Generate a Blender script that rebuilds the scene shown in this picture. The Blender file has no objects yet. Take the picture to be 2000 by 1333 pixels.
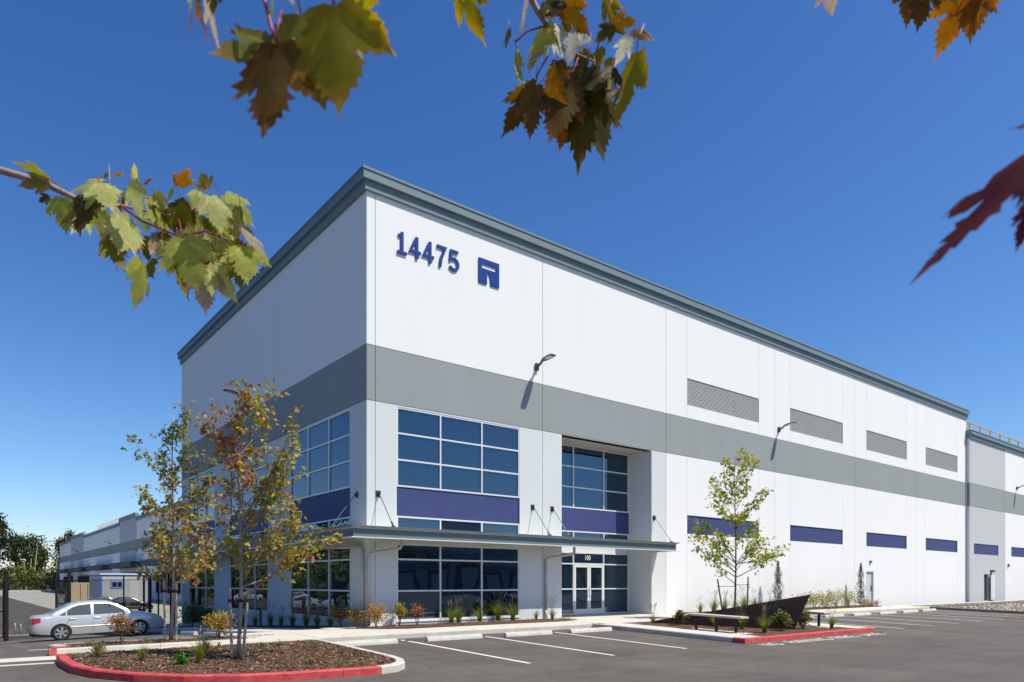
import bpy, bmesh, math, random
from mathutils import Vector, Matrix
from mathutils.geometry import delaunay_2d_cdt
random.seed(7)
SC = bpy.context.scene
COL = SC.collection
R_ = math.radians

# ------------------------------------------------------------------ camera, sky, sun, exposure
FPX, HZ, CX = 1374.0, 1138.0, 1000.0
CAM = Vector((-10.72, -21.13, 1.6))
TH = math.atan2(.6237, .7817)
FWD = Vector((math.sin(TH), math.cos(TH), 0)); RGT = Vector((FWD.y, -FWD.x, 0)); UP = Vector((0, 0, 1))
cd = bpy.data.cameras.new('camera'); cam = bpy.data.objects.new('camera', cd); COL.objects.link(cam)
cam.location = CAM; cam.rotation_euler = (R_(90), 0, -TH)
cd.sensor_width = 36; cd.lens = 36 * FPX / 2000; cd.shift_y = (HZ - 666.5) / 2000
cd.clip_start = .05; cd.clip_end = 6000
cd.dof.use_dof = True; cd.dof.focus_distance = 24; cd.dof.aperture_fstop = 9
SC.camera = cam
SUN = Vector((.65, -1.0, 1.9)).normalized()
w = bpy.data.worlds.new('World'); SC.world = w; w.use_nodes = True
nt = w.node_tree; nt.nodes.clear()
sky = nt.nodes.new('ShaderNodeTexSky'); sky.sky_type = 'NISHITA'; sky.sun_disc = False
sky.sun_elevation = math.asin(SUN.z); sky.sun_rotation = math.atan2(SUN.x, SUN.y)
sky.air_density = 1.0; sky.dust_density = .35; sky.ozone_density = 3.0; sky.altitude = 100
# clear dry summer air: one even colour response for the whole sky, deeper blue overhead than the stock atmosphere
sep = nt.nodes.new('ShaderNodeSeparateColor'); hs = nt.nodes.new('ShaderNodeCombineColor'); nt.links.new(sky.outputs[0], sep.inputs[0])
for ch, (k_, g_) in enumerate(((.405, 1.5), (.615, 1.27), (1.03, 1.06))):
    pw = nt.nodes.new('ShaderNodeMath'); pw.operation = 'POWER'; pw.inputs[1].default_value = g_; nt.links.new(sep.outputs[ch], pw.inputs[0])
    ml_ = nt.nodes.new('ShaderNodeMath'); ml_.operation = 'MULTIPLY'; ml_.inputs[1].default_value = k_; nt.links.new(pw.outputs[0], ml_.inputs[0]); nt.links.new(ml_.outputs[0], hs.inputs[ch])
bg = nt.nodes.new('ShaderNodeBackground'); bg.inputs['Strength'].default_value = .105
wo = nt.nodes.new('ShaderNodeOutputWorld')
nt.links.new(hs.outputs[0], bg.inputs['Color']); nt.links.new(bg.outputs[0], wo.inputs[0])
sl = bpy.data.lights.new('sun', 'SUN'); so = bpy.data.objects.new('sun', sl); COL.objects.link(so)
sl.energy = 4.6; sl.angle = R_(.53); sl.color = (1, .93, .77)
so.rotation_euler = SUN.to_track_quat('Z', 'Y').to_euler(); so.location = (0, -30, 40)
vs = SC.view_settings; vs.view_transform = 'Standard'; vs.look = 'None'; vs.exposure = .3; vs.gamma = 1; vs.use_curve_mapping = False

def at(px, py, t):                       # a point at t metres along the view direction
    return CAM + FWD * t + RGT * ((px - CX) / FPX * t) + UP * ((HZ - py) / FPX * t)
def depth(p): return (Vector(p) - CAM).dot(FWD)

# ------------------------------------------------------------------ materials
MATS = {}
def mat(name, col, rough=.6, metal=0., spec=.5, var=0., vscale=2., bump=0., bscale=60., bdist=.01, coat=0., col2=None, trans=0., stretch=None, fine=0.):
    if name in MATS: return MATS[name]
    m = bpy.data.materials.new(name); m.use_nodes = True; MATS[name] = m
    n = m.node_tree.nodes; l = m.node_tree.links; b = n['Principled BSDF']
    b.inputs['Base Color'].default_value = (*col, 1); b.inputs['Roughness'].default_value = rough
    b.inputs['Metallic'].default_value = metal; b.inputs['Specular IOR Level'].default_value = spec
    if coat: b.inputs['Coat Weight'].default_value = coat; b.inputs['Coat Roughness'].default_value = .05
    if var or bump or col2:
        tc = n.new('ShaderNodeTexCoord'); src = tc.outputs['Object']
        geo = n.new('ShaderNodeNewGeometry'); src = geo.outputs['Position']
        if stretch:
            mp = n.new('ShaderNodeMapping'); mp.inputs['Scale'].default_value = stretch
            l.new(src, mp.inputs['Vector']); src = mp.outputs[0]
    if var or col2:
        t = n.new('ShaderNodeTexNoise'); t.inputs['Scale'].default_value = vscale; t.inputs['Detail'].default_value = 6; t.inputs['Roughness'].default_value = .6
        l.new(src, t.inputs['Vector'])
        r = n.new('ShaderNodeValToRGB'); c2 = col2 if col2 else tuple(min(1, c * (1 + var)) for c in col)
        c1 = col if col2 else tuple(c * (1 - var) for c in col)
        r.color_ramp.elements[0].position = .33; r.color_ramp.elements[1].position = .67
        r.color_ramp.elements[0].color = (*c1, 1); r.color_ramp.elements[1].color = (*c2, 1)
        l.new(t.outputs['Fac'], r.inputs['Fac']); out = r.outputs[0]
        if fine:
            t3 = n.new('ShaderNodeTexNoise'); t3.inputs['Scale'].default_value = 90; t3.inputs['Detail'].default_value = 4
            l.new(src, t3.inputs['Vector'])
            mr = n.new('ShaderNodeMapRange'); mr.inputs['From Min'].default_value = .3; mr.inputs['From Max'].default_value = .7
            mr.inputs['To Min'].default_value = 1 - fine; mr.inputs['To Max'].default_value = 1 + fine
            l.new(t3.outputs['Fac'], mr.inputs['Value'])
            mx = n.new('ShaderNodeMix'); mx.data_type = 'RGBA'; mx.blend_type = 'MULTIPLY'; mx.inputs['Factor'].default_value = 1
            l.new(out, mx.inputs['A']); l.new(mr.outputs[0], mx.inputs['B']); out = mx.outputs['Result']
        l.new(out, b.inputs['Base Color'])
    if bump:
        t2 = n.new('ShaderNodeTexNoise'); t2.inputs['Scale'].default_value = bscale; t2.inputs['Detail'].default_value = 4
        l.new(src, t2.inputs['Vector'])
        bp = n.new('ShaderNodeBump'); bp.inputs['Strength'].default_value = bump; bp.inputs['Distance'].default_value = bdist
        l.new(t2.outputs['Fac'], bp.inputs['Height']); l.new(bp.outputs[0], b.inputs['Normal'])
    return m
def leafmat(name, trans=.35, rough=.5, under=None):
    if name in MATS: return MATS[name]
    m = bpy.data.materials.new(name); m.use_nodes = True; MATS[name] = m
    n = m.node_tree.nodes; l = m.node_tree.links; b = n['Principled BSDF']; o = n['Material Output']
    a = n.new('ShaderNodeAttribute'); a.attribute_name = 'tint'; csrc = a.outputs['Color']
    if under:
        g = n.new('ShaderNodeNewGeometry'); mx = n.new('ShaderNodeMix'); mx.data_type = 'RGBA'
        mx.inputs['B'].default_value = (*under, 1)
        ml = n.new('ShaderNodeMath'); ml.operation = 'MULTIPLY'; ml.inputs[1].default_value = .05
        l.new(g.outputs['Backfacing'], ml.inputs[0]); l.new(ml.outputs[0], mx.inputs['Factor']); l.new(csrc, mx.inputs['A']); csrc = mx.outputs['Result']
    b.inputs['Roughness'].default_value = rough; b.inputs['Specular IOR Level'].default_value = .14 if under else .3
    l.new(csrc, b.inputs['Base Color'])
    t = n.new('ShaderNodeBsdfTranslucent'); hsv = n.new('ShaderNodeHueSaturation'); hsv.inputs['Saturation'].default_value = 1.15; hsv.inputs['Value'].default_value = 1.5
    l.new(a.outputs['Color'], hsv.inputs['Color']); l.new(hsv.outputs[0], t.inputs['Color'])
    x = n.new('ShaderNodeMixShader'); x.inputs[0].default_value = trans
    l.new(b.outputs[0], x.inputs[1]); l.new(t.outputs[0], x.inputs[2]); l.new(x.outputs[0], o.inputs['Surface'])
    return m
def glassmat(name, tint, ior, base):
    m = bpy.data.materials.new(name); m.use_nodes = True; MATS[name] = m
    n = m.node_tree.nodes; l = m.node_tree.links; b = n['Principled BSDF']
    b.inputs['Base Color'].default_value = (*base, 1); b.inputs['Roughness'].default_value = .0; b.inputs['IOR'].default_value = ior
    b.inputs['Specular Tint'].default_value = (*tint, 1)
    g = n.new('ShaderNodeNewGeometry'); t = n.new('ShaderNodeTexNoise'); t.inputs['Scale'].default_value = .7; t.inputs['Detail'].default_value = 1
    bp = n.new('ShaderNodeBump'); bp.inputs['Strength'].default_value = .035; bp.inputs['Distance'].default_value = .15
    l.new(g.outputs['Position'], t.inputs['Vector']); l.new(t.outputs['Fac'], bp.inputs['Height']); l.new(bp.outputs[0], b.inputs['Normal'])
    return m
white = mat('white_wall_paint', (.80, .80, .80), .85, spec=.12, stretch=(1, 1, .22), var=.014, vscale=.8, bump=.12, bscale=25, bdist=.004)
pale = mat('pale_grey_wall_paint', (.62, .655, .66), .85, spec=.12, stretch=(1, 1, .22), var=.016, vscale=.8, bump=.12, bscale=25, bdist=.004)
greyp = mat('light_grey_wall_paint', (.50, .52, .53), .85, spec=.12, stretch=(1, 1, .22), var=.016, vscale=.8, bump=.12, bscale=25, bdist=.004)
band = mat('grey_band_paint', (.292, .322, .326), .85, spec=.06, stretch=(1, 1, .22), var=.03, vscale=.9, bump=.12, bscale=25, bdist=.004)
core = mat('joint_sealant', (.36, .37, .38), .8, var=.05)
navy = mat('navy_metal_panel', (.050, .067, .185), .55, spec=.2, var=.05, vscale=1.2)
navysign = mat('blue_sign_metal', (.006, .045, .26), .45, spec=.25)
corn = mat('blue_grey_cornice_metal', (.175, .24, .272), .55, metal=.0, spec=.15, var=.04, vscale=1.5)
canop = mat('canopy_metal', (.13, .168, .178), .5, spec=.3, metal=.1, var=.04, vscale=1.5)
alum = mat('white_aluminium', (.74, .75, .75), .38, metal=.15, var=.015)
soff = mat('soffit_paint', (.55, .53, .50), .7, var=.03)
steel = mat('dark_steel', (.09, .095, .10), .4, metal=.6)
rodm = mat('galvanised_rod', (.16, .165, .17), .5, metal=.4)
glass = glassmat('tinted_glass', (.47, .72, 1.0), 2.2, (.008, .017, .030))
louv = mat('louver_metal', (.37, .39, .395), .6, var=.25, vscale=22, spec=.2)
pipe = mat('downspout_paint', (.47, .465, .45), .45, var=.03)
conc = mat('pale_concrete', (.58, .545, .48), .85, var=.07, vscale=.9, bump=.25, bscale=45, fine=.07)
kerbm = mat('kerb_concrete', (.53, .505, .45), .85, var=.10, vscale=2.2, bump=.3, bscale=40, fine=.08)
redk = mat('red_kerb_paint', (.46, .030, .038), .7, col2=(.58, .10, .095), vscale=5, bump=.4, bscale=40, fine=.14)
mulchm = mat('mulch_soil', (.075, .036, .020), .95, col2=(.17, .085, .048), vscale=26, bump=1, bscale=55, bdist=.03, fine=.3)
chipm = leafmat('wood_chip', trans=0., rough=.85)
paint = mat('white_line_paint', (.74, .73, .70), .7, var=.10, vscale=7, bump=.2, bscale=80, fine=.1)
yelp = mat('yellow_paint', (.72, .44, .03), .6, var=.1, vscale=5)
corten = mat('weathered_steel', (.075, .038, .027), .7, col2=(.13, .064, .043), vscale=2.4, bump=.2, bscale=30, metal=.1, fine=.12)
bark = mat('grey_bark', (.27, .215, .16), .85, col2=(.40, .34, .27), vscale=12, bump=.6, bscale=60, stretch=(1, 1, .25))
barkd = mat('brown_bark', (.11, .075, .05), .85, col2=(.18, .13, .09), vscale=12, bump=.6, bscale=60, stretch=(1, 1, .25))
stakew = mat('weathered_stake_wood', (.36, .285, .20), .8, col2=(.48, .40, .31), vscale=9, stretch=(6, 6, .6), bump=.3)
rub = mat('black_rubber', (.018, .018, .019), .75)
blk = mat('black_powder_coat', (.012, .012, .013), .5)
chrome = mat('bright_metal', (.62, .63, .65), .25, metal=1)
treel = leafmat('tree_leaf', .35); grassl = leafmat('grass_blade', .4, .6); needle = leafmat('conifer_needle', .15, .6)
bigleaf = leafmat('maple_leaf', .52, .55, under=(.30, .28, .20))
redst = mat('red_petiole', (.30, .02, .03), .45)
twig = mat('twig_bark', (.24, .155, .13), .7, col2=(.36, .27, .23), vscale=40, bump=.3)
wmetal = mat('white_door_paint', (.66, .67, .68), .5)
# asphalt: fine aggregate, wide soft stains, faint tyre wear
def asphaltmat():
    m = bpy.data.materials.new('asphalt'); m.use_nodes = True; n = m.node_tree.nodes; l = m.node_tree.links; b = n['Principled BSDF']
    g = n.new('ShaderNodeNewGeometry')
    def noise(s, d, st=None):
        t = n.new('ShaderNodeTexNoise'); t.inputs['Scale'].default_value = s; t.inputs['Detail'].default_value = d; t.inputs['Roughness'].default_value = .62
        if st:
            mp = n.new('ShaderNodeMapping'); mp.inputs['Scale'].default_value = st; l.new(g.outputs['Position'], mp.inputs['Vector']); l.new(mp.outputs[0], t.inputs['Vector'])
        else: l.new(g.outputs['Position'], t.inputs['Vector'])
        return t.outputs['Fac']
    def rng(v, a, c, d=.32, e=.68):
        mr = n.new('ShaderNodeMapRange'); mr.inputs['From Min'].default_value = d; mr.inputs['From Max'].default_value = e
        mr.inputs['To Min'].default_value = a; mr.inputs['To Max'].default_value = c; l.new(v, mr.inputs['Value']); return mr.outputs[0]
    def mul(a, c):
        x = n.new('ShaderNodeMath'); x.operation = 'MULTIPLY'; l.new(a, x.inputs[0]); l.new(c, x.inputs[1]); return x.outputs[0]
    v = mul(mul(rng(noise(.35, 7), .80, 1.16), rng(noise(1.1, 5, (.35, 1.6, 1)), .88, 1.10)), mul(rng(noise(70, 3), .72, 1.28), rng(noise(9, 4), .93, 1.07)))
    v = mul(v, mul(rng(noise(.9, 3), 1.0, .72, .62, .78), mul(rng(noise(.55, 6, (3.2, .22, 1)), .90, 1.07), rng(noise(2.6, 2), 1.0, .80, .66, .74))))
    mx = n.new('ShaderNodeMix'); mx.data_type = 'RGBA'; mx.blend_type = 'MULTIPLY'; mx.inputs['Factor'].default_value = 1; mx.inputs['A'].default_value = (.112, .098, .087, 1)
    l.new(v, mx.inputs['B']); l.new(mx.outputs['Result'], b.inputs['Base Color']); b.inputs['Roughness'].default_value = .85; b.inputs['Specular IOR Level'].default_value = .3
    bp = n.new('ShaderNodeBump'); bp.inputs['Strength'].default_value = .5; bp.inputs['Distance'].default_value = .006
    l.new(noise(110, 3), bp.inputs['Height']); l.new(bp.outputs[0], b.inputs['Normal'])
    return m
asph = asphaltmat()

# ------------------------------------------------------------------ mesh helpers
class MB:
    def __init__(s): s.v = []; s.f = []; s.m = []; s.c = []; s.tint = (1, 1, 1)
    def face(s, pts, mi=0):
        i = len(s.v); s.v += [tuple(p) for p in pts]; s.f.append(tuple(range(i, i + len(pts)))); s.m.append(mi); s.c.append(s.tint)
    def add(s, vs, fs, mi=0):
        i = len(s.v); s.v += [tuple(p) for p in vs]
        for f in fs: s.f.append(tuple(k + i for k in f)); s.m.append(mi); s.c.append(s.tint)
    def hexa(s, p, mi=0):                # 8 points: bottom 4, top 4
        s.add(p, [(0, 3, 2, 1), (4, 5, 6, 7), (0, 1, 5, 4), (1, 2, 6, 5), (2, 3, 7, 6), (3, 0, 4, 7)], mi)
    def box(s, x0, x1, y0, y1, z0, z1, mi=0):
        s.hexa([(x0, y0, z0), (x1, y0, z0), (x1, y1, z0), (x0, y1, z0), (x0, y0, z1), (x1, y0, z1), (x1, y1, z1), (x0, y1, z1)], mi)
    def tube(s, pts, rad, n=8, mi=0, cap=True):
        pts = [Vector(p) for p in pts]; rings = []; up0 = None
        rad = rad if isinstance(rad, (list, tuple)) else [rad] * len(pts)
        for i, p in enumerate(pts):
            d = (pts[min(i + 1, len(pts) - 1)] - pts[max(i - 1, 0)]).normalized()
            ref = Vector((0, 0, 1)) if abs(d.z) < .9 else Vector((1, 0, 0))
            a = d.cross(ref).normalized()
            if up0 is not None:
                a = (up0 - d * up0.dot(d)); a = a.normalized() if a.length > 1e-6 else d.cross(ref).normalized()
            up0 = a; b = d.cross(a)
            rings.append([p + (a * math.cos(2 * math.pi * k / n) + b * math.sin(2 * math.pi * k / n)) * rad[i] for k in range(n)])
        vs = [q for r in rings for q in r]; fs = []
        for i in range(len(rings) - 1):
            for k in range(n): fs.append((i * n + k, i * n + (k + 1) % n, (i + 1) * n + (k + 1) % n, (i + 1) * n + k))
        if cap: fs.append(tuple(range(n))[::-1]); fs.append(tuple((len(rings) - 1) * n + k for k in range(n)))
        s.add(vs, fs, mi)
    def prism(s, poly, fn, d0, d1, mi=0):  # poly 2D, fn(u,v,d)->3D
        n = len(poly); vs = [fn(u, v, d0) for u, v in poly] + [fn(u, v, d1) for u, v in poly]
        fs = [tuple(range(n)), tuple(range(n, 2 * n))[::-1]] + [(k, n + k, n + (k + 1) % n, (k + 1) % n) for k in range(n)]
        s.add(vs, fs, mi)
    def mesh(s, name, mats, smooth=False, tint=False):
        me = bpy.data.meshes.new(name); me.from_pydata(s.v, [], s.f); me.update()
        for m in (mats if isinstance(mats, (list, tuple)) else [mats]): me.materials.append(m)
        if any(s.m): me.polygons.foreach_set('material_index', s.m)
        if smooth: me.polygons.foreach_set('use_smooth', [True] * len(s.f))
        if tint:
            a = me.color_attributes.new('tint', 'FLOAT_COLOR', 'CORNER'); buf = []
            for f, c in zip(s.f, s.c): buf += [c[0], c[1], c[2], 1.] * len(f)
            a.data.foreach_set('color', buf)
        return me
    def build(s, name, mats, parent=None, smooth=False, tint=False, fixn=True):
        me = s.mesh(name, mats, smooth, tint)
        if fixn and not tint:
            bm = bmesh.new(); bm.from_mesh(me); bmesh.ops.remove_doubles(bm, verts=bm.verts, dist=1e-5); bmesh.ops.recalc_face_normals(bm, faces=bm.faces); bm.to_mesh(me); bm.free()
        return link(name, me, parent)
def link(name, data, parent=None):
    o = bpy.data.objects.new(name, data); COL.objects.link(o); o.parent = parent; return o
def tag(o, label=None, cat=None, group=None, kind=None):
    if label: o['label'] = label
    if cat: o['category'] = cat
    if group: o['group'] = group
    if kind: o['kind'] = kind
    return o
def empty(name, loc=(0, 0, 0), rz=0, label=None, cat=None, group=None):
    o = bpy.data.objects.new(name, None); COL.objects.link(o); o.empty_display_size = .2
    o.location = loc; o.rotation_euler = (0, 0, rz); return tag(o, label, cat, group)
def copy_tree(o, parent=None):
    c = o.copy(); COL.objects.link(c); c.parent = parent
    for ch in list(o.children): copy_tree(ch, c)
    return c
def bevel(o, wd=.01, seg=2):
    m = o.modifiers.new('bevel', 'BEVEL'); m.width = wd; m.segments = seg; m.limit_method = 'ANGLE'; return o
class Fr:                                # a wall's own frame: u along it, w outward, z up
    def __init__(s, o, U, N): s.o = Vector((o[0], o[1], 0)); s.U = Vector((U[0], U[1], 0)); s.N = Vector((N[0], N[1], 0))
    def p(s, u, w, z): return s.o + s.U * u + s.N * w + UP * z
    def box(s, mb, u0, u1, w0, w1, z0, z1, mi=0):
        mb.hexa([s.p(u0, w0, z0), s.p(u1, w0, z0), s.p(u1, w1, z0), s.p(u0, w1, z0), s.p(u0, w0, z1), s.p(u1, w0, z1), s.p(u1, w1, z1), s.p(u0, w1, z1)], mi)
    def slab(s, u0, u1, z0, z1, holes, wf, dep, name, m, parent):   # a wall panel with openings
        us = sorted({u0, u1} | {min(max(h[k], u0), u1) for h in holes for k in (0, 1)}); zs = sorted({z0, z1} | {min(max(h[k], z0), z1) for h in holes for k in (2, 3)})
        mb = MB()
        def solid(i, j):
            if i < 0 or j < 0 or i >= len(us) - 1 or j >= len(zs) - 1: return False
            cu, cz = (us[i] + us[i + 1]) / 2, (zs[j] + zs[j + 1]) / 2
            return not any(h[0] < cu < h[1] and h[2] < cz < h[3] for h in holes)
        for i in range(len(us) - 1):
            for j in range(len(zs) - 1):
                if not solid(i, j): continue
                a, b, c, d = us[i], us[i + 1], zs[j], zs[j + 1]
                mb.face([s.p(a, wf, c), s.p(b, wf, c), s.p(b, wf, d), s.p(a, wf, d)])
                if not solid(i - 1, j): mb.face([s.p(a, wf, c), s.p(a, wf, d), s.p(a, wf - dep, d), s.p(a, wf - dep, c)])
                if not solid(i + 1, j): mb.face([s.p(b, wf, c), s.p(b, wf, d), s.p(b, wf - dep, d), s.p(b, wf - dep, c)])
                if not solid(i, j - 1): mb.face([s.p(a, wf, c), s.p(b, wf, c), s.p(b, wf - dep, c), s.p(a, wf - dep, c)])
                if not solid(i, j + 1): mb.face([s.p(a, wf, d), s.p(b, wf, d), s.p(b, wf - dep, d), s.p(a, wf - dep, d)])
        return mb.build(name, m, parent)
def window(fr, us, zs, w, parent, fw=.055, name='window', skip=(), deep=.10):
    mb = MB(); w0, w1 = w - deep / 2, w + deep / 2
    for i, u in enumerate(us):
        a = u if i == 0 else u - fw / 2; b = u + fw if i == 0 else (u if i == len(us) - 1 else u + fw / 2)
        if i == len(us) - 1: a = u - fw
        fr.box(mb, a, b, w0, w1, zs[0], zs[-1])
    for j, z in enumerate(zs):
        a = z if j == 0 else (z - fw if j == len(zs) - 1 else z - fw / 2); b = a + fw
        for i in range(len(us) - 1):
            ua = us[i] + (fw if i == 0 else fw / 2); ub = us[i + 1] - (fw if i == len(us) - 2 else fw / 2)
            fr.box(mb, ua, ub, w0 + .003, w1 - .003, a, b)
    o = mb.build(name, alum, parent)
    for i in range(len(us) - 1):
        for j in range(len(zs) - 1):
            if (i, j) in skip: continue
            g = MB(); e = .02
            q = [random.uniform(-.0035, .0035) for _ in range(3)]; q.append(q[0] + q[2] - q[1]); ua, ub, za, zb = us[i] + e, us[i + 1] - e, zs[j] + e, zs[j + 1] - e
            g.hexa([fr.p(ua, w - .014, za), fr.p(ub, w - .014, za), fr.p(ub, w + q[1], za), fr.p(ua, w + q[0], za), fr.p(ua, w - .014, zb), fr.p(ub, w - .014, zb), fr.p(ub, w + q[2], zb), fr.p(ua, w + q[3], zb)])
            g.build('pane', glass, o)
    return o

# ------------------------------------------------------------------ ground
def clamp(v, a, b): return max(a, min(b, v))
def T(x, y):
    z = 0.
    if y < -4.2: z = -.028 * (-4.2 - max(y, -11.4))
    if y > -.5 and (x < 1 or y > 24):
        z -= .048 * (min(y, 26) + .5)
        z += .03 * (clamp(x, -10, -4) + 5.5) * clamp((y + .5) / 8, 0, 1) * clamp((26 - y) / 8, 0, 1)
    return z
def grid(xs, ys, zf, name, m, parent=None):
    mb = MB(); vs = [(x, y, zf(x, y)) for y in ys for x in xs]; nx = len(xs)
    fs = [(j * nx + i, j * nx + i + 1, (j + 1) * nx + i + 1, (j + 1) * nx + i) for j in range(len(ys) - 1) for i in range(nx - 1)]
    mb.add(vs, fs); return mb.build(name, m, parent, fixn=False)
def lin(a, b, n): return [a + (b - a) * i / n for i in range(n + 1)]
terr = grid([-3000, -400, -70, 150, 400, 3000], [-3000, -400, -130, 240, 400, 3000], lambda x, y: -1.75, 'terrain', mat('dry_grass_soil', (.16, .15, .075), .95, col2=(.09, .105, .035), vscale=.15, bump=.5, bscale=2, bdist=.1))
tag(terr, kind='structure')
xs = sorted(set([-70, -50, -35, -25, -18] + lin(-14, 2, 32) + [4, 6.5, 7.5, 8.5, 10, 12, 14, 16, 20, 30, 45, 60, 90, 150]))
ys = sorted(set([-130, -90, -60, -40, -30, -20, -15] + [-11.4, -4.2, -.5] + lin(-12, 28, 60) + [32, 40, 60, 90, 140, 200, 262]))
lot = tag(grid(xs, ys, T, 'parking_lot', asph), kind='structure')
yard = tag(grid([-2.2, 4, 10, 15.9], [28, 45, 70, 100, 150, 200, 262], lambda x, y: T(x, 30) + .006, 'concrete_yard', mat('yard_concrete', (.40, .385, .35), .9, var=.1, vscale=.25)), kind='structure')
def strip(pts, wd, name, m, parent, dz=.004, ext=None):   # a flat marking along a line, following the ground
    mb = MB(); (x0, y0), (x1, y1) = pts; n = 6; dx, dy = x1 - x0, y1 - y0; L = math.hypot(dx, dy); nx, ny = -dy / L * wd / 2, dx / L * wd / 2
    vs = []
    for i in range(n + 1):
        x, y = x0 + dx * i / n, y0 + dy * i / n
        for sgn in (1, -1): px, py = x + sgn * nx, y + sgn * ny; vs.append((px, py, T(px, py) + dz))
    mb.add(vs, [(2 * i, 2 * i + 1, 2 * i + 3, 2 * i + 2) for i in range(n)])
    return mb.build(name, m, parent, fixn=False)
for x in (-.95, 1.68, 4.45): strip(((x, -3.95), (x, -9.5)), .11, 'parking_line', paint, lot)
for x in (17.5, 20.2, 22.9, 25.6, 28.3, 31.0, 33.6): strip(((x, -4.1), (x, -9.55)), .11, 'parking_line', paint, lot)
for y in (-1.1, .75, 4.1, 7.0, 9.75 + 3.0, 15.1): strip(((-9.3, y), (-4.4, y)), .10, 'parking_line', paint, lot)
# stone-grey crossing strip flush with the asphalt, left of the islands
mb = MB()
for a, b in ((-16, -13), (-13, -10), (-10, -8.95)):
    mb.add([(a + .01, -4.55, T(a, -4.55) + .005), (b - .01, -4.55, T(b, -4.55) + .005), (b - .01, -3.0, .005), (a + .01, -3.0, .005)], [(0, 1, 2, 3)])
tag(mb.build('crossing_slab', conc, fixn=False), kind='structure')

def kerb(pts, name, m, closed=False, h=.15, wd=.15, side=1, dz=0., base=None):
    """kerb of width wd to the left (side=1) of the polyline, following the ground"""
    pts = [Vector((p[0], p[1])) for p in pts]; n = len(pts); mb = MB(); ring = []
    for i, p in enumerate(pts):
        a = pts[i - 1] if (i or closed) else p; b = pts[(i + 1) % n] if (i < n - 1 or closed) else p
        d0 = (p - a).normalized() if (p - a).length > 1e-6 else None; d1 = (b - p).normalized() if (b - p).length > 1e-6 else None
        d0 = d0 or d1; d1 = d1 or d0; t = (d0 + d1).normalized(); nn = Vector((-t.y, t.x)) * side; k = 1 / max(.5, nn.dot(Vector((-d0.y, d0.x)) * side))
        z = T(p.x, p.y) + dz; q = p + nn * wd * k; e = nn * .018 * k
        ring.append([(p.x, p.y, z - .25), (p.x, p.y, z + h - .025), (p.x + e.x, p.y + e.y, z + h), (q.x, q.y, z + h), (q.x, q.y, z - .25)])
    m_ = 5; vs = [v for r in ring for v in r]; fs = []
    for i in range(n if closed else n - 1):
        j = (i + 1) % n
        for k in range(m_): fs.append((i * m_ + k, j * m_ + k, j * m_ + (k + 1) % m_, i * m_ + (k + 1) % m_))
    if not closed: fs += [tuple(range(m_)), tuple((n - 1) * m_ + k for k in range(m_))[::-1]]
    mb.add(vs, fs); o = mb.build(name, m); return tag(o, kind='structure')
def subdiv(p, q, step=1.8):
    L = math.hypot(q[0] - p[0], q[1] - p[1]); n = max(1, round(L / step)); return [(p[0] + (q[0] - p[0]) * i / n, p[1] + (q[1] - p[1]) * i / n) for i in range(n + 1)]
def kerb_run(p, q, m=kerbm, step=2.4, **k):                # a straight run cast in lengths with open joints
    pts = subdiv(p, q, step)
    for a, b in zip(pts, pts[1:]):
        d = Vector((b[0] - a[0], b[1] - a[1])).normalized() * .005
        kerb(subdiv((a[0] + d.x, a[1] + d.y), (b[0] - d.x, b[1] - d.y), 1.2), 'kerb', m, **k)
def arc(cx, cy, r, a0, a1, n): return [(cx + r * math.cos(R_(a0 + (a1 - a0) * i / n)), cy + r * math.sin(R_(a0 + (a1 - a0) * i / n))) for i in range(n + 1)]

def slabs(parent, xs, ys, dz=.15, gap=.006, m=conc, zf=None):
    zf = zf or (lambda x, y: T(x, y) + dz)
    for i in range(len(xs) - 1):
        for j in range(len(ys) - 1):
            a, b, c, d = xs[i] + gap, xs[i + 1] - gap, ys[j] + gap, ys[j + 1] - gap
            q = [(a, c), (b, c), (b, d), (a, d)]
            mb = MB(); mb.hexa([(x, y, zf(x, y) - .12) for x, y in q] + [(x, y, zf(x, y)) for x, y in q]); mb.build('paving_slab', m, parent)
joint = mat('slab_joint', (.17, .16, .14), .95)
def walk(name, x0, x1, y0, y1, dz=.13, zf=None):
    zf = zf or (lambda x, y: T(x, y) + dz)
    return tag(grid(lin(x0, x1, 6), lin(y0, y1, 6), zf, name, joint), kind='structure')
# front walk and door apron
sw = walk('sidewalk', -3.15, 7.35, -3.36, -1.87); slabs(sw, lin(-3.15, 7.35, 6), [-3.36, -1.87])
kerb_run((-3.3, -3.5), (6.95, -3.5), step=3.1, side=1, wd=.145)
sw = walk('door_apron', 7.36, 16.0, -3.75, 1.38); slabs(sw, [7.36, 9.1, 11.7, 14.3, 16.0], [-3.75, -1.87, -.02]); slabs(sw, [8.76, 11.5, 14.26], [-.02, 1.38])
sw = walk('sidewalk', 16.0, 60, -3.75, -2.0); slabs(sw, lin(16, 35.2, 9), [-3.75, -2.0]); slabs(sw, lin(35.2, 60, 6), [-2.6, -1.3], dz=.12)
kerb_run((15.1, -3.9), (34.9, -3.9), step=3.1, side=1, wd=.145)
kerb_run((34.95, -3.9), (34.95, -24), m=mat('shade_toned_kerb', (.2, .195, .185), .85, var=.1, fine=.1), step=3, side=1, wd=.15)  # kerb beside the gravel: its shade is put into a darker concrete colour
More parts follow.
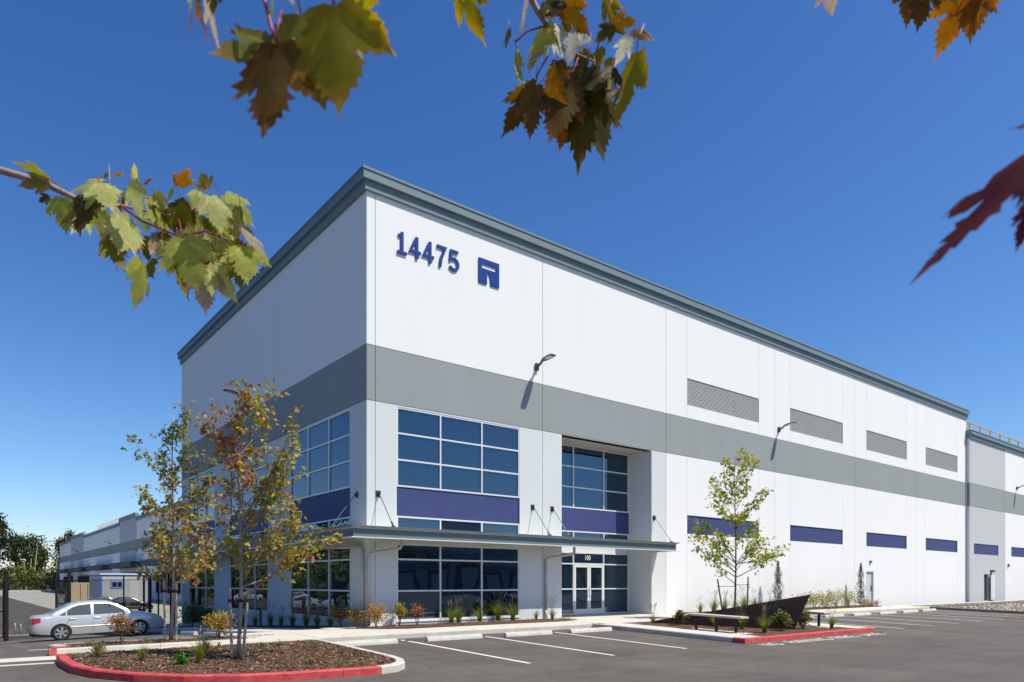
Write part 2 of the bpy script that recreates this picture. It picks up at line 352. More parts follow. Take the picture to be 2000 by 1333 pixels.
# walk on the left side, stepping down with the ground (in the building's shade)
def zl(x, y): return T(x, y) + .14
sw = walk('sidewalk', -3.3, -1.3, -3.36, 22.5, zf=lambda x, y: zl(x, y) - .02)
slabs(sw, [-3.2, -1.35], [-1.85, -.5] + lin(.9, 22.4, 14), zf=zl); slabs(sw, [-3.3, -1.5], [-1.87, -1.85 + 1.2], zf=lambda x, y: zl(x, y) + .002)
slabs(sw, [-1.5, .7], [-1.88, .3], zf=lambda x, y: .140)
tag(grid([-4.65, .7], [-3.4, -.5], lambda x, y: .1435, 'sidewalk', conc), kind='structure')
kerb_run((-3.35, 22.4), (-3.35, -1.2), step=3, side=1, wd=.14, h=.14)
# walkway between the two islands, ramping up to the corner
def zr(x, y): return T(x, y) + .005 + .145 * clamp((x + 7.6) / 2.2, 0, 1)
sw = walk('sidewalk', -8.95, -3.3, -4.0, -2.9, zf=lambda x, y: zr(x, y) - .02)
slabs(sw, [-8.95, -7.4, -5.85, -4.5, -3.32], [-4.0, -2.75], zf=zr)
slabs(sw, [-4.6, -3.32], [-2.75, -1.85], zf=lambda x, y: T(x, y) + .15)

# ------------------------------------------------------------------ planting beds
def bed(pts, name, zf, parent=None, chips=0, cs=.03, label=None, cx=None):
    vs = [Vector(p) for p in pts]; n = len(vs)
    x0, x1, y0, y1 = min(v.x for v in vs), max(v.x for v in vs), min(v.y for v in vs), max(v.y for v in vs)
    pv = list(vs); st = max(.12, min(.3, (x1 - x0) / 14, (y1 - y0) / 3))
    def inside(p):
        c = False; j = n - 1
        for i in range(n):
            if (vs[i].y > p.y) != (vs[j].y > p.y) and p.x < (vs[j].x - vs[i].x) * (p.y - vs[i].y) / (vs[j].y - vs[i].y) + vs[i].x: c = not c
            j = i
        return c
    y = y0 + st / 2
    while y < y1:
        x = x0 + st / 2
        while x < x1:
            p = Vector((x + random.uniform(-.04, .04), y + random.uniform(-.04, .04)))
            if inside(p): pv.append(p)
            x += st
        y += st
    r = delaunay_2d_cdt(pv, [], [list(range(n))], 1, 1e-4)
    mb = MB(); mb.add([(p.x, p.y, zf(p.x, p.y) + (random.uniform(-.012, .02) if inside(p) else -.01)) for p in r[0]], [tuple(f) for f in r[2]])
    o = mb.build(name, mulchm, parent, smooth=True, fixn=False); tag(o, kind='structure')
    if chips:
        cb = MB(); k = 0
        while k < chips:
            p = Vector((random.uniform(x0, x1), random.uniform(y0, y1)))
            if not inside(p): continue
            k += 1; z = zf(p.x, p.y) + random.uniform(.0, .03); L = cs * random.uniform(.5, 1.7); wd = cs * random.uniform(.12, .4); a = random.uniform(0, 6.3); tl = random.uniform(-.5, .5); rl = random.uniform(-.4, .4)
            d = Vector((math.cos(a) * math.cos(tl), math.sin(a) * math.cos(tl), math.sin(tl))); s_ = Vector((-math.sin(a), math.cos(a), rl)) * wd; c = Vector((p.x, p.y, z)); h = Vector((0, 0, wd * .5))
            g = random.random(); br = random.uniform(.55, 1.25); base = (.12, .062, .036) if g < .45 else ((.23, .135, .085) if g < .78 else ((.045, .024, .015) if g < .90 else (.42, .33, .24)))
            cb.tint = tuple(q * br for q in base)
            A, B = c - d * L, c + d * L
            cb.add([A - s_, B - s_ * .7, B + s_ * .6, A + s_, c + h], [(0, 1, 4), (1, 2, 4), (2, 3, 4), (3, 0, 4)])
        tag(cb.build('wood_chips', chipm, o, tint=True), kind='stuff')
    return o
# near island: rounded left end, red kerb in front, bare concrete nose on the right
iz = lambda x, y: T(x, y) + .125
outer_red = [(-9.05, -4.25), (-9.08, -5.2), (-9.02, -6.1), (-8.78, -6.95), (-8.3, -7.75), (-7.65, -8.4), (-6.85, -8.82), (-6.0, -9.02), (-5.1, -9.12)]
red2 = [(-5.09, -9.121), (-4.35, -9.18)]
nose = [(-4.34, -9.18), (-3.95, -9.08), (-3.62, -8.8), (-3.42, -8.4), (-3.34, -7.9)]
kerb(outer_red[:6], 'kerb', redk, side=1, wd=.17); kerb([outer_red[5]] + outer_red[6:], 'kerb', redk, side=1, wd=.17); kerb(red2, 'kerb', redk, side=1, wd=.17)
kerb(nose, 'kerb', kerbm, side=1, wd=.17); kerb_run((-3.34, -7.89), (-3.3, -3.52), step=2.2, side=1, wd=.17, m=kerbm)
bed([(-8.9, -4.1), (-8.9, -5.2), (-8.84, -6.0), (-8.6, -6.8), (-8.15, -7.55), (-7.55, -8.2), (-6.8, -8.62), (-5.1, -8.92), (-4.4, -8.98), (-4.0, -8.88), (-3.75, -8.68), (-3.6, -8.35), (-3.5, -7.8), (-3.48, -4.02)], 'mulch_bed', iz, chips=12000, cs=.036)
# rear narrow island
kerb([(-9.05, -2.95), (-9.0, -2.5), (-8.7, -2.28)][::-1], 'kerb', redk, side=1, wd=.14)
kerb_run((-9.05, -2.95), (-4.6, -2.78), m=kerbm, step=2.4, side=1, wd=.14)
kerb_run((-3.4, -1.25), (-8.7, -1.42), m=kerbm, step=2.6, side=1, wd=.12); kerb([(-8.7, -1.42), (-8.95, -1.7), (-8.7, -2.28)], 'kerb', kerbm, side=1, wd=.12)
bed([(-8.85, -2.82), (-8.55, -1.55), (-4.4, -1.38), (-3.6, -1.62), (-4.55, -2.66)], 'mulch_bed', lambda x, y: T(x, y) + .13, chips=2600, cs=.024)
# beds against the building
bed([(-1.35, .2), (-.95, -.7), (-.2, -1.45), (.6, -1.86), (5.6, -1.86), (7.4, -1.80), (8.3, -1.45), (8.7, -.5), (8.7, -.02), (-.02, -.02), (-.02, 9), (-1.32, 9)], 'mulch_bed', lambda x, y: T(x, y) + .155, chips=4200, cs=.026)
bed([(-1.32, 9), (-.02, 9), (-.02, 24), (-1.32, 22)], 'mulch_bed', lambda x, y: T(x, y) + .15, chips=500)
bed([(16.02, -.03), (16.02, -1.3), (16.7, -1.98), (33.0, -1.98), (34.2, -1.4), (34.9, -.03)], 'mulch_bed', lambda x, y: T(x, y) + .155, chips=2600)
gravel = tag(grid(lin(35.1, 80, 40), lin(-24, -2.6, 26), lambda x, y: T(x, y) + .09 + random.uniform(-.02, .03), 'gravel_bed', mat('gravel', (.26, .225, .18), .95, col2=(.42, .37, .30), vscale=9, bump=1, bscale=14, bdist=.06, fine=.3)), kind='structure')
gb = MB()
for k in range(1500):
    x = 35.2 + abs(random.gauss(0, 12)); y = random.uniform(-9, -2.7); r = random.uniform(.03, .10); z = T(x, y) + .12
    gb.tint = random.choice([(.30, .26, .21), (.42, .38, .32), (.22, .19, .155), (.5, .47, .42)])
    ps = [Vector((x, y, z)) + Vector((random.uniform(-1, 1), random.uniform(-1, 1), random.uniform(-.4, .7))) * r for _ in range(6)]
    gb.add(ps, [(0, 1, 2), (0, 2, 3), (0, 3, 4), (1, 2, 5), (2, 3, 5), (3, 4, 5), (4, 0, 5), (0, 1, 5)])
tag(gb.build('gravel_stones', chipm, gravel, tint=True), kind='stuff')
# sculpture island
pz = lambda x, y: T(x, y) + .13
kerb_run((6.95, -3.52), (6.95, -9.2), m=kerbm, step=2.9, side=1, wd=.16); kerb([(6.95, -9.21), (6.97, -9.6)], 'kerb', redk, side=1, wd=.16)
rp = lin(6.98, 15.0, 4)
for a, b in zip(rp, rp[1:]): kerb([(a + .004, -9.6), (b - .004, -9.6)], 'kerb', redk, side=1, wd=.17)
kerb_run((15.02, -9.6), (15.1, -3.92), m=kerbm, step=2.9, side=1, wd=.16)
sw = walk('bench_pad', 7.12, 8.75, -9.42, -3.77, zf=lambda x, y: T(x, y) + .12); slabs(sw, [7.12, 8.1], [-9.42, -7.4, -5.6, -3.77], dz=.145); slabs(sw, [8.1, 8.75], [-8.75, -6.55], dz=.145)
sw = walk('bench_pad', 13.35, 14.92, -9.42, -3.77, zf=lambda x, y: T(x, y) + .12); slabs(sw, [14.0, 14.92], [-9.42, -7.4, -5.6, -3.77], dz=.145); slabs(sw, [13.2, 14.0], [-8.75, -6.55], dz=.145)
bed([(8.12, -9.42), (14.0, -9.42), (14.0, -3.9), (13.2, -3.85), (9.0, -3.85), (8.12, -4.4)], 'mulch_bed', pz, chips=3200, cs=.026)

# fire-lane lettering painted on the asphalt
def text_mesh(s, size, ext=0.):
    c = bpy.data.curves.new('lettering', 'FONT'); c.body = s; c.size = size; c.extrude = ext; c.resolution_u = 4
    o = bpy.data.objects.new('tmp', c); COL.objects.link(o); dg = bpy.context.evaluated_depsgraph_get(); dg.update()
    me = bpy.data.meshes.new_from_object(o.evaluated_get(dg)); bpy.data.objects.remove(o); return me
for word, x, wd in (('NO', 7.12, .80), ('PARKING', 8.45, 2.25), ('FIRE', 11.1, 1.3), ('LANE', 12.85, 1.4)):
    me = text_mesh(word, .70); me.materials.clear(); me.materials.append(paint)
    xs_ = [v.co.x for v in me.vertices]; o = link('pavement_lettering', me, lot); y = -10.32
    o.scale = (wd / (max(xs_) - min(xs_)), 1.0, 1); o.location = (x, y, T(x, y) + .005); o.rotation_euler = (math.atan(.028), 0, 0)

# ------------------------------------------------------------------ main building
bld = empty('warehouse_building', (0, 0, 0), 0, 'large white concrete warehouse with grey band, glass corner office and entry canopy', 'building')
FF = Fr((0, 0), (1, 0), (0, -1)); LF = Fr((0, 0), (0, 1), (-1, 0))
ZB, Z1, Z2, ZT = -1.6, 7.64, 9.48, 14.55
J = .011
# core behind the panels (seen in the joints), roof deck
mb = MB()
FF.box(mb, .03, 8.73, -.35, -.025, ZB, ZT + .1); FF.box(mb, 14.29, 52.2, -.35, -.025, ZB, ZT + .1); FF.box(mb, 8.73, 14.29, -.35, -.025, Z1 + .02, ZT + .1)
LF.box(mb, .36, 23.75, -.35, -.025, ZB, ZT + .1)
cobj = mb
def core_holes(fr, u0, u1, holes): return fr.slab(u0, u1, ZB, ZT + .1, holes, -.025, .3, 'wall_core', core, bld)
bays = ((16.88, 22.99), (26.1, 32.16), (35.26, 41.27), (44.45, 50.39))
fw_holes = [(a + .0, b, c, d) for a, b in bays for c, d in ((3.93, 4.83), (10.12, 11.40))] + [(1.13, 6.52, .28, 2.93), (1.13, 6.52, 3.40, 7.58), (8.73, 14.29, -2, Z1 - .02), (35.26, 36.25, .1, 2.3)]
lw = [(1.21, 6.72), (9.24, 14.61), (17.13, 22.3)]
lw_holes = [h for a, b in lw for h in ((a, b, .30, 2.93), (a, b, 3.40, 7.58))]
core_holes(FF, .03, 52.2, fw_holes); core_holes(LF, .33, 23.75, lw_holes)
mb = MB(); mb.box(.3, 52.1, .4, 23.7, 14.3, 14.4); mb.build('roof_deck', greyp, bld)
mb = MB(); mb.box(.5, 52.1, 23.4, 23.74, ZB, 14.6); mb.box(51.8, 52.15, .4, 23.4, ZB, 14.6); mb.build('rear_wall', white, bld)
def panel(fr, u0, u1, z0, z1, m, name='wall_panel', holes=(), wf=0.): return fr.slab(u0 + J, u1 - J, z0 + J, z1 - J, list(holes), wf, .24, name, m, bld)
# front
pj = [0.0, .32, 7.7, 15.32, 24.53, 33.67, 42.79, 52.18]
for a, b in zip(pj, pj[1:]):
    office = b < 15.5
    panel(FF, a, b, ZB, Z1, pale if office else white, holes=[h for h in fw_holes if h[0] < b and h[1] > a])
    panel(FF, a, b, Z1, Z2, band, 'band_panel')
    lv = [] if office else [(u, v, 10.12, 11.40) for u, v in ((16.88, 22.99), (26.1, 32.16), (35.26, 41.27), (44.45, 50.39)) if a < u < b]
    panel(FF, a, b, Z2, ZT + .05, white, holes=lv)
# left
qj = [0.0, 8.11, 15.95, 23.76]
for a, b in zip(qj, qj[1:]):
    panel(LF, a, b, ZB, Z1, pale, holes=[h for h in lw_holes if h[0] < b and h[1] > a]); panel(LF, a, b, Z1, Z2, band, 'band_panel'); panel(LF, a, b, Z2, ZT + .05, white)
# vertical reveals beside the service bays: thin recessed lines set as slim strips
mb = MB()
for u in (16.88, 22.99, 26.1, 32.16, 35.26, 41.27, 44.45, 50.39):
    for z0, z1 in ((ZB, 3.9), (4.86, Z1 - .02), (Z2 + .02, 10.09), (11.43, ZT)):
        if u == 35.26 and z0 == ZB: z0 = 2.33
        FF.box(mb, u - .012, u + .012, -.002, .0025, z0, z1)
mb.build('reveal_lines', mat('reveal_grey', (.60, .61, .62), .8), bld)
# navy infill panels in the service bays
for i, (u, v) in enumerate(((16.88, 22.99), (26.1, 32.16), (35.26, 41.27), (44.45, 50.39))):
    mb = MB(); FF.box(mb, u + .002, v - .002, -.12, -.05, 3.932, 4.828); mb.build('infill_panel', navy, bld)
    mb = MB(); FF.box(mb, u + .002, v - .002, -.16, -.082, 10.122, 11.398); lo = mb.build('louver', mat('louver_back', (.25, .265, .27), .6), bld)
    z = 10.14
    while z < 11.36:
        mb = MB(); mb.hexa([FF.p(u + .02, -.02, z), FF.p(v - .02, -.02, z), FF.p(v - .02, -.08, z), FF.p(u + .02, -.08, z), FF.p(u + .02, -.042, z + .052), FF.p(v - .02, -.042, z + .052), FF.p(v - .02, -.08, z + .052), FF.p(u + .02, -.08, z + .052)])
        mb.build('slat', louv, lo); z += .063
# cornice: coping, upper tier, lower tier, on both sides of the corner
def cornice(parent, z0, fu0, fu1, lu1, fr=FF, lf=LF):
    for nm, wd, za, zb, m in (('cornice_lower_tier', .10, z0, z0 + .30, corn), ('cornice_upper_tier', .21, z0 + .302, z0 + .575, corn), ('coping', .24, z0 + .577, z0 + .66, corn)):
        mb = MB(); x0, x1, y1 = -wd, fu1 + wd * .3, lu1 + wd * .3
        mb.box(x0, x1, -wd, .25, za, zb); mb.box(x0, .25, .25, y1, za, zb); o = mb.build(nm, m, parent)
        for k in range(1, 12):                # sheet seams
            u = k * 4.6
            if u < fu1 and nm != 'coping': s_ = MB(); s_.box(u - .008, u + .008, -wd - .003, -wd + .01, za + .01, zb - .01); s_.build('seam', corn, o)
cornice(bld, 14.53, 0, 52.2, 23.76)
# windows
US = [1.13, 2.90, 4.72, 6.52]
for fr, us in ((FF, US),) + tuple((LF, [a, a + (b - a) * .325, a + (b - a) * .67, b]) for a, b in lw):
    window(fr, us, [.28 if fr is FF else .30, 1.31, 2.39, 2.93], -.06, bld)
    window(fr, us, [4.87, 5.79, 6.69, 7.58], -.06, bld)
    window(fr, us, [3.40, 3.87], -.06, bld)
    mb = MB(); fr.box(mb, us[0] + .002, us[-1] - .002, -.16, -.045, 3.872, 4.868); mb.build('spandrel_panel', navy, bld)
    mb = MB(); fr.box(mb, us[0], us[-1], -.02, .03, .24, .278); mb.build('window_sill', alum, bld)
# entry recess
RX0, RX1, RY = 8.75, 14.27, 1.40
mb = MB(); mb.box(RX1, RX1 + .25, .03, RY + .3, -.3, Z1); mb.build('recess_side_wall', pale, bld)
mb = MB(); mb.box(RX0 - .25, RX0, .03, RY + .3, -.3, Z1); mb.build('recess_side_wall', pale, bld)
mb = MB(); mb.box(RX0, RX1, .03, RY + .3, Z1 - .02, Z1 + .2); mb.build('recess_soffit', soff, bld)
mb = MB(); mb.box(RX0, RX1, RY + .25, RY + .4, -.3, Z1); mb.build('recess_back_wall', mat('dark_interior', (.03, .03, .03), .8), bld)
RF = Fr((0, RY), (1, 0), (0, -1))
ru = [RX0 + .005, 10.68, 12.58, RX1 - .005]
window(RF, ru, [4.87, 5.79, 6.69, 7.615], 0, bld); window(RF, ru, [3.40, 3.87], 0, bld)
mb = MB(); RF.box(mb, ru[0], ru[-1], -.14, .03, 3.872, 4.868); mb.build('spandrel_panel', navy, bld)
mb = MB(); RF.box(mb, ru[0], ru[-1], -.14, .0, 2.94, 3.40); mb.build('spandrel_panel', alum, bld)
window(RF, ru, [.17, 1.31, 2.42, 2.935], 0, bld, skip=((1, 0), (1, 1)))
# glazed double door
for k, (a, b) in enumerate(((10.715, 11.625), (11.635, 12.545))):
    mb = MB(); w0, w1 = -.03, .06
    RF.box(mb, a, a + .10, w0, w1, .17, 2.385); RF.box(mb, b - .10, b, w0, w1, .17, 2.385); RF.box(mb, a + .10, b - .10, w0 + .002, w1 - .002, .17, .42); RF.box(mb, a + .10, b - .10, w0 + .002, w1 - .002, 2.27, 2.385)
    d = mb.build('entry_door', alum, bld); g = MB(); RF.box(g, a + .09, b - .09, .0, .015, .41, 2.28); g.build('pane', glass, d)
    hx = b - .05 if k == 0 else a + .05; sgn = 1
    h = MB(); h.tube([RF.p(hx, .06, 1.32), RF.p(hx, .13, 1.32), RF.p(hx, .13, 1.02), RF.p(hx, .06, 1.02)], .014, 8); h.build('handle', chrome, d)
# the two centre mullion rails the door replaces are covered by the door header
mb = MB(); RF.box(mb, 10.70, 12.56, -.04, .062, 2.388, 2.46); mb.build('door_header', alum, bld)
me = text_mesh('100', .30, .004); me.materials.clear(); me.materials.append(mat('white_vinyl', (.85, .85, .82), .5))
o = link('suite_number', me, bld); o.scale = (.85, 1, 1); o.location = (11.38, RY - .02, 2.60); o.rotation_euler = (R_(90), 0, 0)
# canopy: steel channel edge round a flat roof, hung on tie rods
can = MB(); CZ0, CZ1 = 2.985, 3.37; CD, CL, CE, CY = 1.28, 1.15, 14.7, 23.6
can.box(-CL + .10, CE - .10, -CD + .10, -.004, CZ1 - .09, CZ1 - .03); can.box(-CL + .10, -.004, -.004, CY - .1, CZ1 - .09, CZ1 - .03)
canopy = can.build('canopy', soff, bld)
for nm, a, b, m in (('canopy_top_flange', CZ1 - .035, CZ1, canop), ('canopy_bottom_flange', CZ0, CZ0 + .03, alum)):
    mb = MB(); e = .12
    mb.box(-CL, CE, -CD, -CD + e + .02, a, b); mb.box(-CL, -CL + e + .02, -CD + e + .02, CY, a, b); mb.box(CE - e - .02, CE, -CD + e + .02, -.003, a, b); mb.build(nm, m, canopy)
mb = MB(); e = .12
mb.box(-CL + e, CE - e, -CD + e, -CD + e + .015, CZ0 + .03, CZ1 - .035); mb.box(-CL + e, -CL + e + .015, -CD + e + .015, CY, CZ0 + .03, CZ1 - .035); mb.box(CE - e - .015, CE - e, -CD + e + .015, -.003, CZ0 + .03, CZ1 - .035)
mb.build('canopy_fascia', canop, canopy)
for u in (9.1,):
    mb = MB(); mb.box(u - .006, u + .006, -CD + e - .003, -CD + e + .01, CZ0 + .032, CZ1 - .037); mb.build('seam', steel, canopy)
for u in (.9, 3.0, 5.2, 7.6, 9.9, 12.4):       # beams under the canopy
    mb = MB(); mb.box(u - .05, u + .05, -CD + .14, -.01, CZ0 + .10, CZ1 - .092); mb.build('beam', canop, canopy)
for u in (2.5, 5.5, 8.1, 11, 14, 17, 20): mb = MB(); mb.box(-CL + .14, -.01, u - .05, u + .05, CZ0 + .10, CZ1 - .092); mb.build('beam', canop, canopy)
def tie(fr, u, uo, wo, parent):
    mb = MB(); fr.box(mb, u - .085, u + .085, .0, .02, 4.45, 4.66); pl = mb.build('anchor_plate', steel, parent)
    mb = MB(); fr.box(mb, u - .02, u + .02, .02, .11, 4.49, 4.60); mb.build('clevis', steel, pl)
    mb = MB(); mb.tube([fr.p(u, .09, 4.54), fr.p(uo, wo, 3.42)], .016, 8); mb.build('tie_rod', rodm, pl)
    mb = MB(); mb.tube([fr.p(uo + (u - uo) * .12, wo + (.09 - wo) * .12, 3.42 + 1.12 * .12), fr.p(uo, wo, 3.42)], .032, 8); fr.box(mb, uo - .04, uo + .04, wo - .06, wo + .06, CZ1 + .002, CZ1 + .06); mb.build('turnbuckle', steel, pl)
for u, k in ((.43, .52), (7.17, 7.17), (8.2, 8.2), (14.45, 14.45)): tie(FF, u, u, 1.02, bld)
for u in (.67, 7.6, 8.7, 15.4, 16.5, 22.9): tie(LF, u, u, .95, bld)
# downspouts
def down(pts, r=.055, nm='downspout'):
    mb = MB(); mb.tube(pts, r, 10); o = mb.build(nm, pipe, bld, smooth=True); return o
down([(.95, -.62, CZ1 - .1), (.95, -.62, 2.80), (.93, -.60, 2.74), (.10, -.13, 2.56), (.03, -.09, 2.48), (.03, -.09, .16)])
down([(-.62, 4.2, 2.92), (-.60, 4.1, 2.86), (-.10, .32, 2.78), (-.08, .16, 2.70), (-.08, .14, .1)], .06)
down([(8.72, -.75, 3.3), (8.72, -.75, 2.80), (8.70, -.70, 2.74), (7.88, -.12, 2.58), (7.82, -.075, 2.5), (7.82, -.075, .5)])
down([(7.82, -.075, .16), (7.82, -.075, .49)], .05, 'downspout_boot')
# side door
def mandoor(fr, u0, u1, z1, parent, w=-.1):
    mb = MB()
    fr.box(mb, u0, u0 + .05, w - .06, w + .05, .15, z1); fr.box(mb, u1 - .05, u1, w - .06, w + .05, .15, z1); fr.box(mb, u0 + .05, u1 - .05, w - .06, w + .05, z1 - .05, z1)
    f = mb.build('door_frame', wmetal, parent)
    mb = MB(); fr.box(mb, u0 + .055, u1 - .055, w - .04, w, .17, z1 - .055); d = mb.build('door_leaf', mat('grey_door', (.55, .57, .60), .5), f)
    mb = MB(); mb.tube([fr.p(u1 - .15, w, 1.15), fr.p(u1 - .15, w + .06, 1.15), fr.p(u1 - .28, w + .06, 1.15)], .015, 6); fr.box(mb, u1 - .2, u1 - .1, w, w + .02, 1.05, 1.4); mb.build('door_lever', steel, f)
    return f
mandoor(FF, 35.27, 36.24, 2.29, bld)
mb = MB(); FF.box(mb, 35.68, 35.86, 0, .10, 2.86, 3.0); mb.build('door_light', steel, bld)

# ------------------------------------------------------------------ lettering and emblem on the wall
def ribbon(mb, pts, wd, fn, d0, d1):
    P_ = [Vector(p) for p in pts]; L, R2 = [], []
    for i, p in enumerate(P_):
        a = P_[max(i - 1, 0)]; b = P_[min(i + 1, len(P_) - 1)]
        da = (p - a).normalized() if i else (b - p).normalized(); db = (b - p).normalized() if i < len(P_) - 1 else da
        t = (da + db).normalized(); n = Vector((-t.y, t.x)); k = 1 / max(.45, n.dot(Vector((-da.y, da.x)))); L.append(p + n * wd / 2 * k); R2.append(p - n * wd / 2 * k)
    poly = [(v.x, v.y) for v in L] + [(v.x, v.y) for v in R2[::-1]]
    n = len(P_); vs = [fn(v.x, v.y, d) for d in (d0, d1) for v in L + R2]; fs = []
    for i in range(n - 1):
        fs.append((i, i + 1, n + i + 1, n + i)); fs.append((2 * n + i, 3 * n + i, 3 * n + i + 1, 2 * n + i + 1)); fs.append((i, 2 * n + i, 2 * n + i + 1, i + 1)); fs.append((n + i, n + i + 1, 3 * n + i + 1, 3 * n + i))
    fs += [(0, n, 3 * n, 2 * n), (n - 1, 3 * n - 1, 4 * n - 1, 2 * n - 1)]
    mb.add(vs, fs)
DG = {'1': [[(.17, .79), (.33, .90), (.33, .06)], [(.12, .06), (.56, .06)]] , '4': [[(.40, 1.0), (.40, 0)], [(.345, .90), (.07, .30), (.60, .30)]], '7': [[(.07, .94), (.52, .94), (.30, .42), (.24, 0)]],
      '5': [[(.55, .94), (.16, .94), (.12, .52), (.22, .58), (.34, .60), (.47, .53), (.54, .40), (.54, .26), (.46, .12), (.32, .06), (.18, .09), (.08, .20)]]}
DG['1'] = [[(.16, .80), (.27, .85), (.335, .93)], [(.335, 1.0), (.335, .12)], [(.10, .06), (.57, .06)]]
sign = empty('address_sign', (1.0, 0, 12.8), 0, 'blue raised street number 14475 high on white wall near corner', 'sign')
dh = .75
for i, ch in enumerate('14475'):
    x0 = .06 + i * .535; mb = MB()
    for k, st in enumerate(DG[ch]): ribbon(mb, [(x * dh * 1.02, z * dh) for x, z in st], .104, lambda u, v, d, x0=x0: (x0 + u, -d, v), .02, .055 + .0025 * k)
    mb.build('numeral', navysign, sign)
emb = empty('wall_emblem', (4.54, 0, 12.71), 0, 'square blue emblem with slot and arched notch beside the street number', 'emblem')
ew, eh = .95, .92
fe = lambda u, v, d: (u, -d, v)
arcs = [(.40 * ew, .36 * eh), (.40 * ew, .0)]
mb = MB()
mb.prism([(0, .79 * eh), (0, eh), (ew, eh), (ew, .79 * eh)], fe, .015, .045); mb.prism([(0, .61 * eh), (0, .79 * eh), (.14 * ew, .79 * eh), (.14 * ew, .61 * eh)], fe, .015, .045)
mb.prism([(.85 * ew, .61 * eh), (.85 * ew, .79 * eh), (ew, .79 * eh), (ew, .61 * eh)], fe, .015, .045); mb.prism([(0, .50 * eh), (0, .61 * eh), (ew, .61 * eh), (ew, .50 * eh)], fe, .015, .045)
mb.prism([(0, 0), (0, .50 * eh), (.40 * ew, .50 * eh), (.40 * ew, 0)], fe, .015, .045)
cv = [(.44 * ew, .50 * eh), (.50 * ew, .44 * eh), (.55 * ew, .34 * eh), (.57 * ew, .20 * eh), (.575 * ew, 0)]
mb.prism([(ew, 0), (ew, .50 * eh)] + cv, fe, .015, .045)
mb.build('emblem_plate', navysign, emb)

# wall lamps
def wall_lamp(fr, u, z, label, L=1.05):
    o = empty('wall_lamp', fr.p(u, 0, z), 0, label, 'lamp', 'area lights on the walls'); o.rotation_euler = (0, 0, math.atan2(fr.N.x, -fr.N.y))
    # local: -Y points away from the wall
    mb = MB(); mb.box(-.07, .07, -.10, 0, -.14, .14); mb.build('wall_bracket', steel, o)
    mb = MB(); mb.tube([(0, -.08, .02), (0, -.22, .06), (0, -.36, .15)], [.055, .05, .045], 8); mb.build('arm', steel, o)
    prof = [(-.34, .06, .03), (-.42, .11, .04), (-.55, .155, .05), (-.85, .165, .045), (-1.0, .15, .035), (-L, .09, .02)]
    mb = MB(); vs = []
    for y, hw, th in prof: zc = .15 + (-y - .34) * .12; vs += [(-hw, y, zc), (hw, y, zc), (hw * .85, y, zc + th), (-hw * .85, y, zc + th)]
    fs = [(4 * i + k, 4 * i + (k + 1) % 4, 4 * i + 4 + (k + 1) % 4, 4 * i + 4 + k) for i in range(len(prof) - 1) for k in range(4)] + [(0, 1, 2, 3), tuple(4 * (len(prof) - 1) + k for k in range(4))]
    mb.add(vs, fs); hd = mb.build('lamp_head', mat('lamp_housing', (.10, .095, .09), .45, metal=.4), o)
    mb = MB(); zc = lambda y: .15 + (-y - .34) * .12 - .004
    mb.add([(-.11, -.6, zc(-.6)), (.11, -.6, zc(-.6)), (.11, -.92, zc(-.92)), (-.11, -.92, zc(-.92))], [(0, 1, 2, 3)]); mb.build('lens', mat('lamp_lens', (.6, .58, .52), .3), hd)
    return o
wall_lamp(FF, 7.36, 10.1, 'dark area light on front wall nearest the corner, just above grey band')
wall_lamp(FF, 24.9, 10.0, 'dark area light on front wall between the first two louvers')
wall_lamp(LF, 12.0, 10.1, 'dark area light on shaded left wall behind the maple tops')

# ------------------------------------------------------------------ right wing
wing = empty('warehouse_wing', (52.2, 0, 0), 0, 'lower warehouse wing with pale grey end panel at the right edge', 'building')
WF = Fr((0, -.25), (1, 0), (0, -1)); WZ = 13.0
def wpanel(u0, u1, z0, z1, m, nm='wall_panel', holes=()):
    mb = None; o = WF.slab(u0 + J, u1 - J, z0 + J, z1 - J, list(holes), 0., .2, nm, m, None); o.parent = wing; o.matrix_parent_inverse = Matrix.Translation((-52.2, 0, 0)); return o
wj = [52.2, 60.3, 69.5, 78.6, 87.8, 97, 106, 115, 124]
mb = MB(); WF.box(mb, 52.0, 124, -12, -.2, ZB, 12.9); o = mb.build('wall_core', core, wing); o.matrix_parent_inverse = Matrix.Translation((-52.2, 0, 0))
for i, (a, b) in enumerate(zip(wj, wj[1:])):
    hb = (a + .85, b - 1.66, 3.87, 4.72) if i == 0 else (a + 1.55, b - 1.5, 3.87, 4.72)
    hs_ = [hb] + ([(55.3, 56.35, .1, 2.27)] if i == 0 else [])
    wpanel(a, b, ZB, Z1, greyp if i == 0 else white, holes=hs_); wpanel(a, b, Z1, Z2, band, 'band_panel'); wpanel(a, b, Z2, WZ, greyp if i == 0 else white)
    mb = MB(); WF.box(mb, hb[0] + .002, hb[1] - .002, -.12, -.05, hb[2] + .002, hb[3] - .002); o = mb.build('infill_panel', navy, wing); o.matrix_parent_inverse = Matrix.Translation((-52.2, 0, 0))
for a, b, m in ((ZB, Z1, white), (Z1, Z2, band), (Z2, WZ, white)):
    mb = MB(); mb.box(52.195, 52.205, -.246, .3, a + J, b - J); o = mb.build('end_wall', m, wing); o.matrix_parent_inverse = Matrix.Translation((-52.2, 0, 0))
for nm, wd, za, zb in (('cornice_lower_tier', .10, WZ, WZ + .28), ('cornice_upper_tier', .21, WZ + .282, WZ + .55), ('coping', .24, WZ + .552, WZ + .63)):
    mb = MB(); mb.box(52.2 - wd * .6, 124, -.25 - wd, .2, za, zb); o = mb.build(nm, corn, wing); o.matrix_parent_inverse = Matrix.Translation((-52.2, 0, 0))
mb = MB(); WF.box(mb, 55.31, 56.34, -.19, -.17, .15, 2.26); o = mb.build('doorway', mat('dark_interior', (.03, .03, .03), .8), wing); o.matrix_parent_inverse = Matrix.Translation((-52.2, 0, 0))
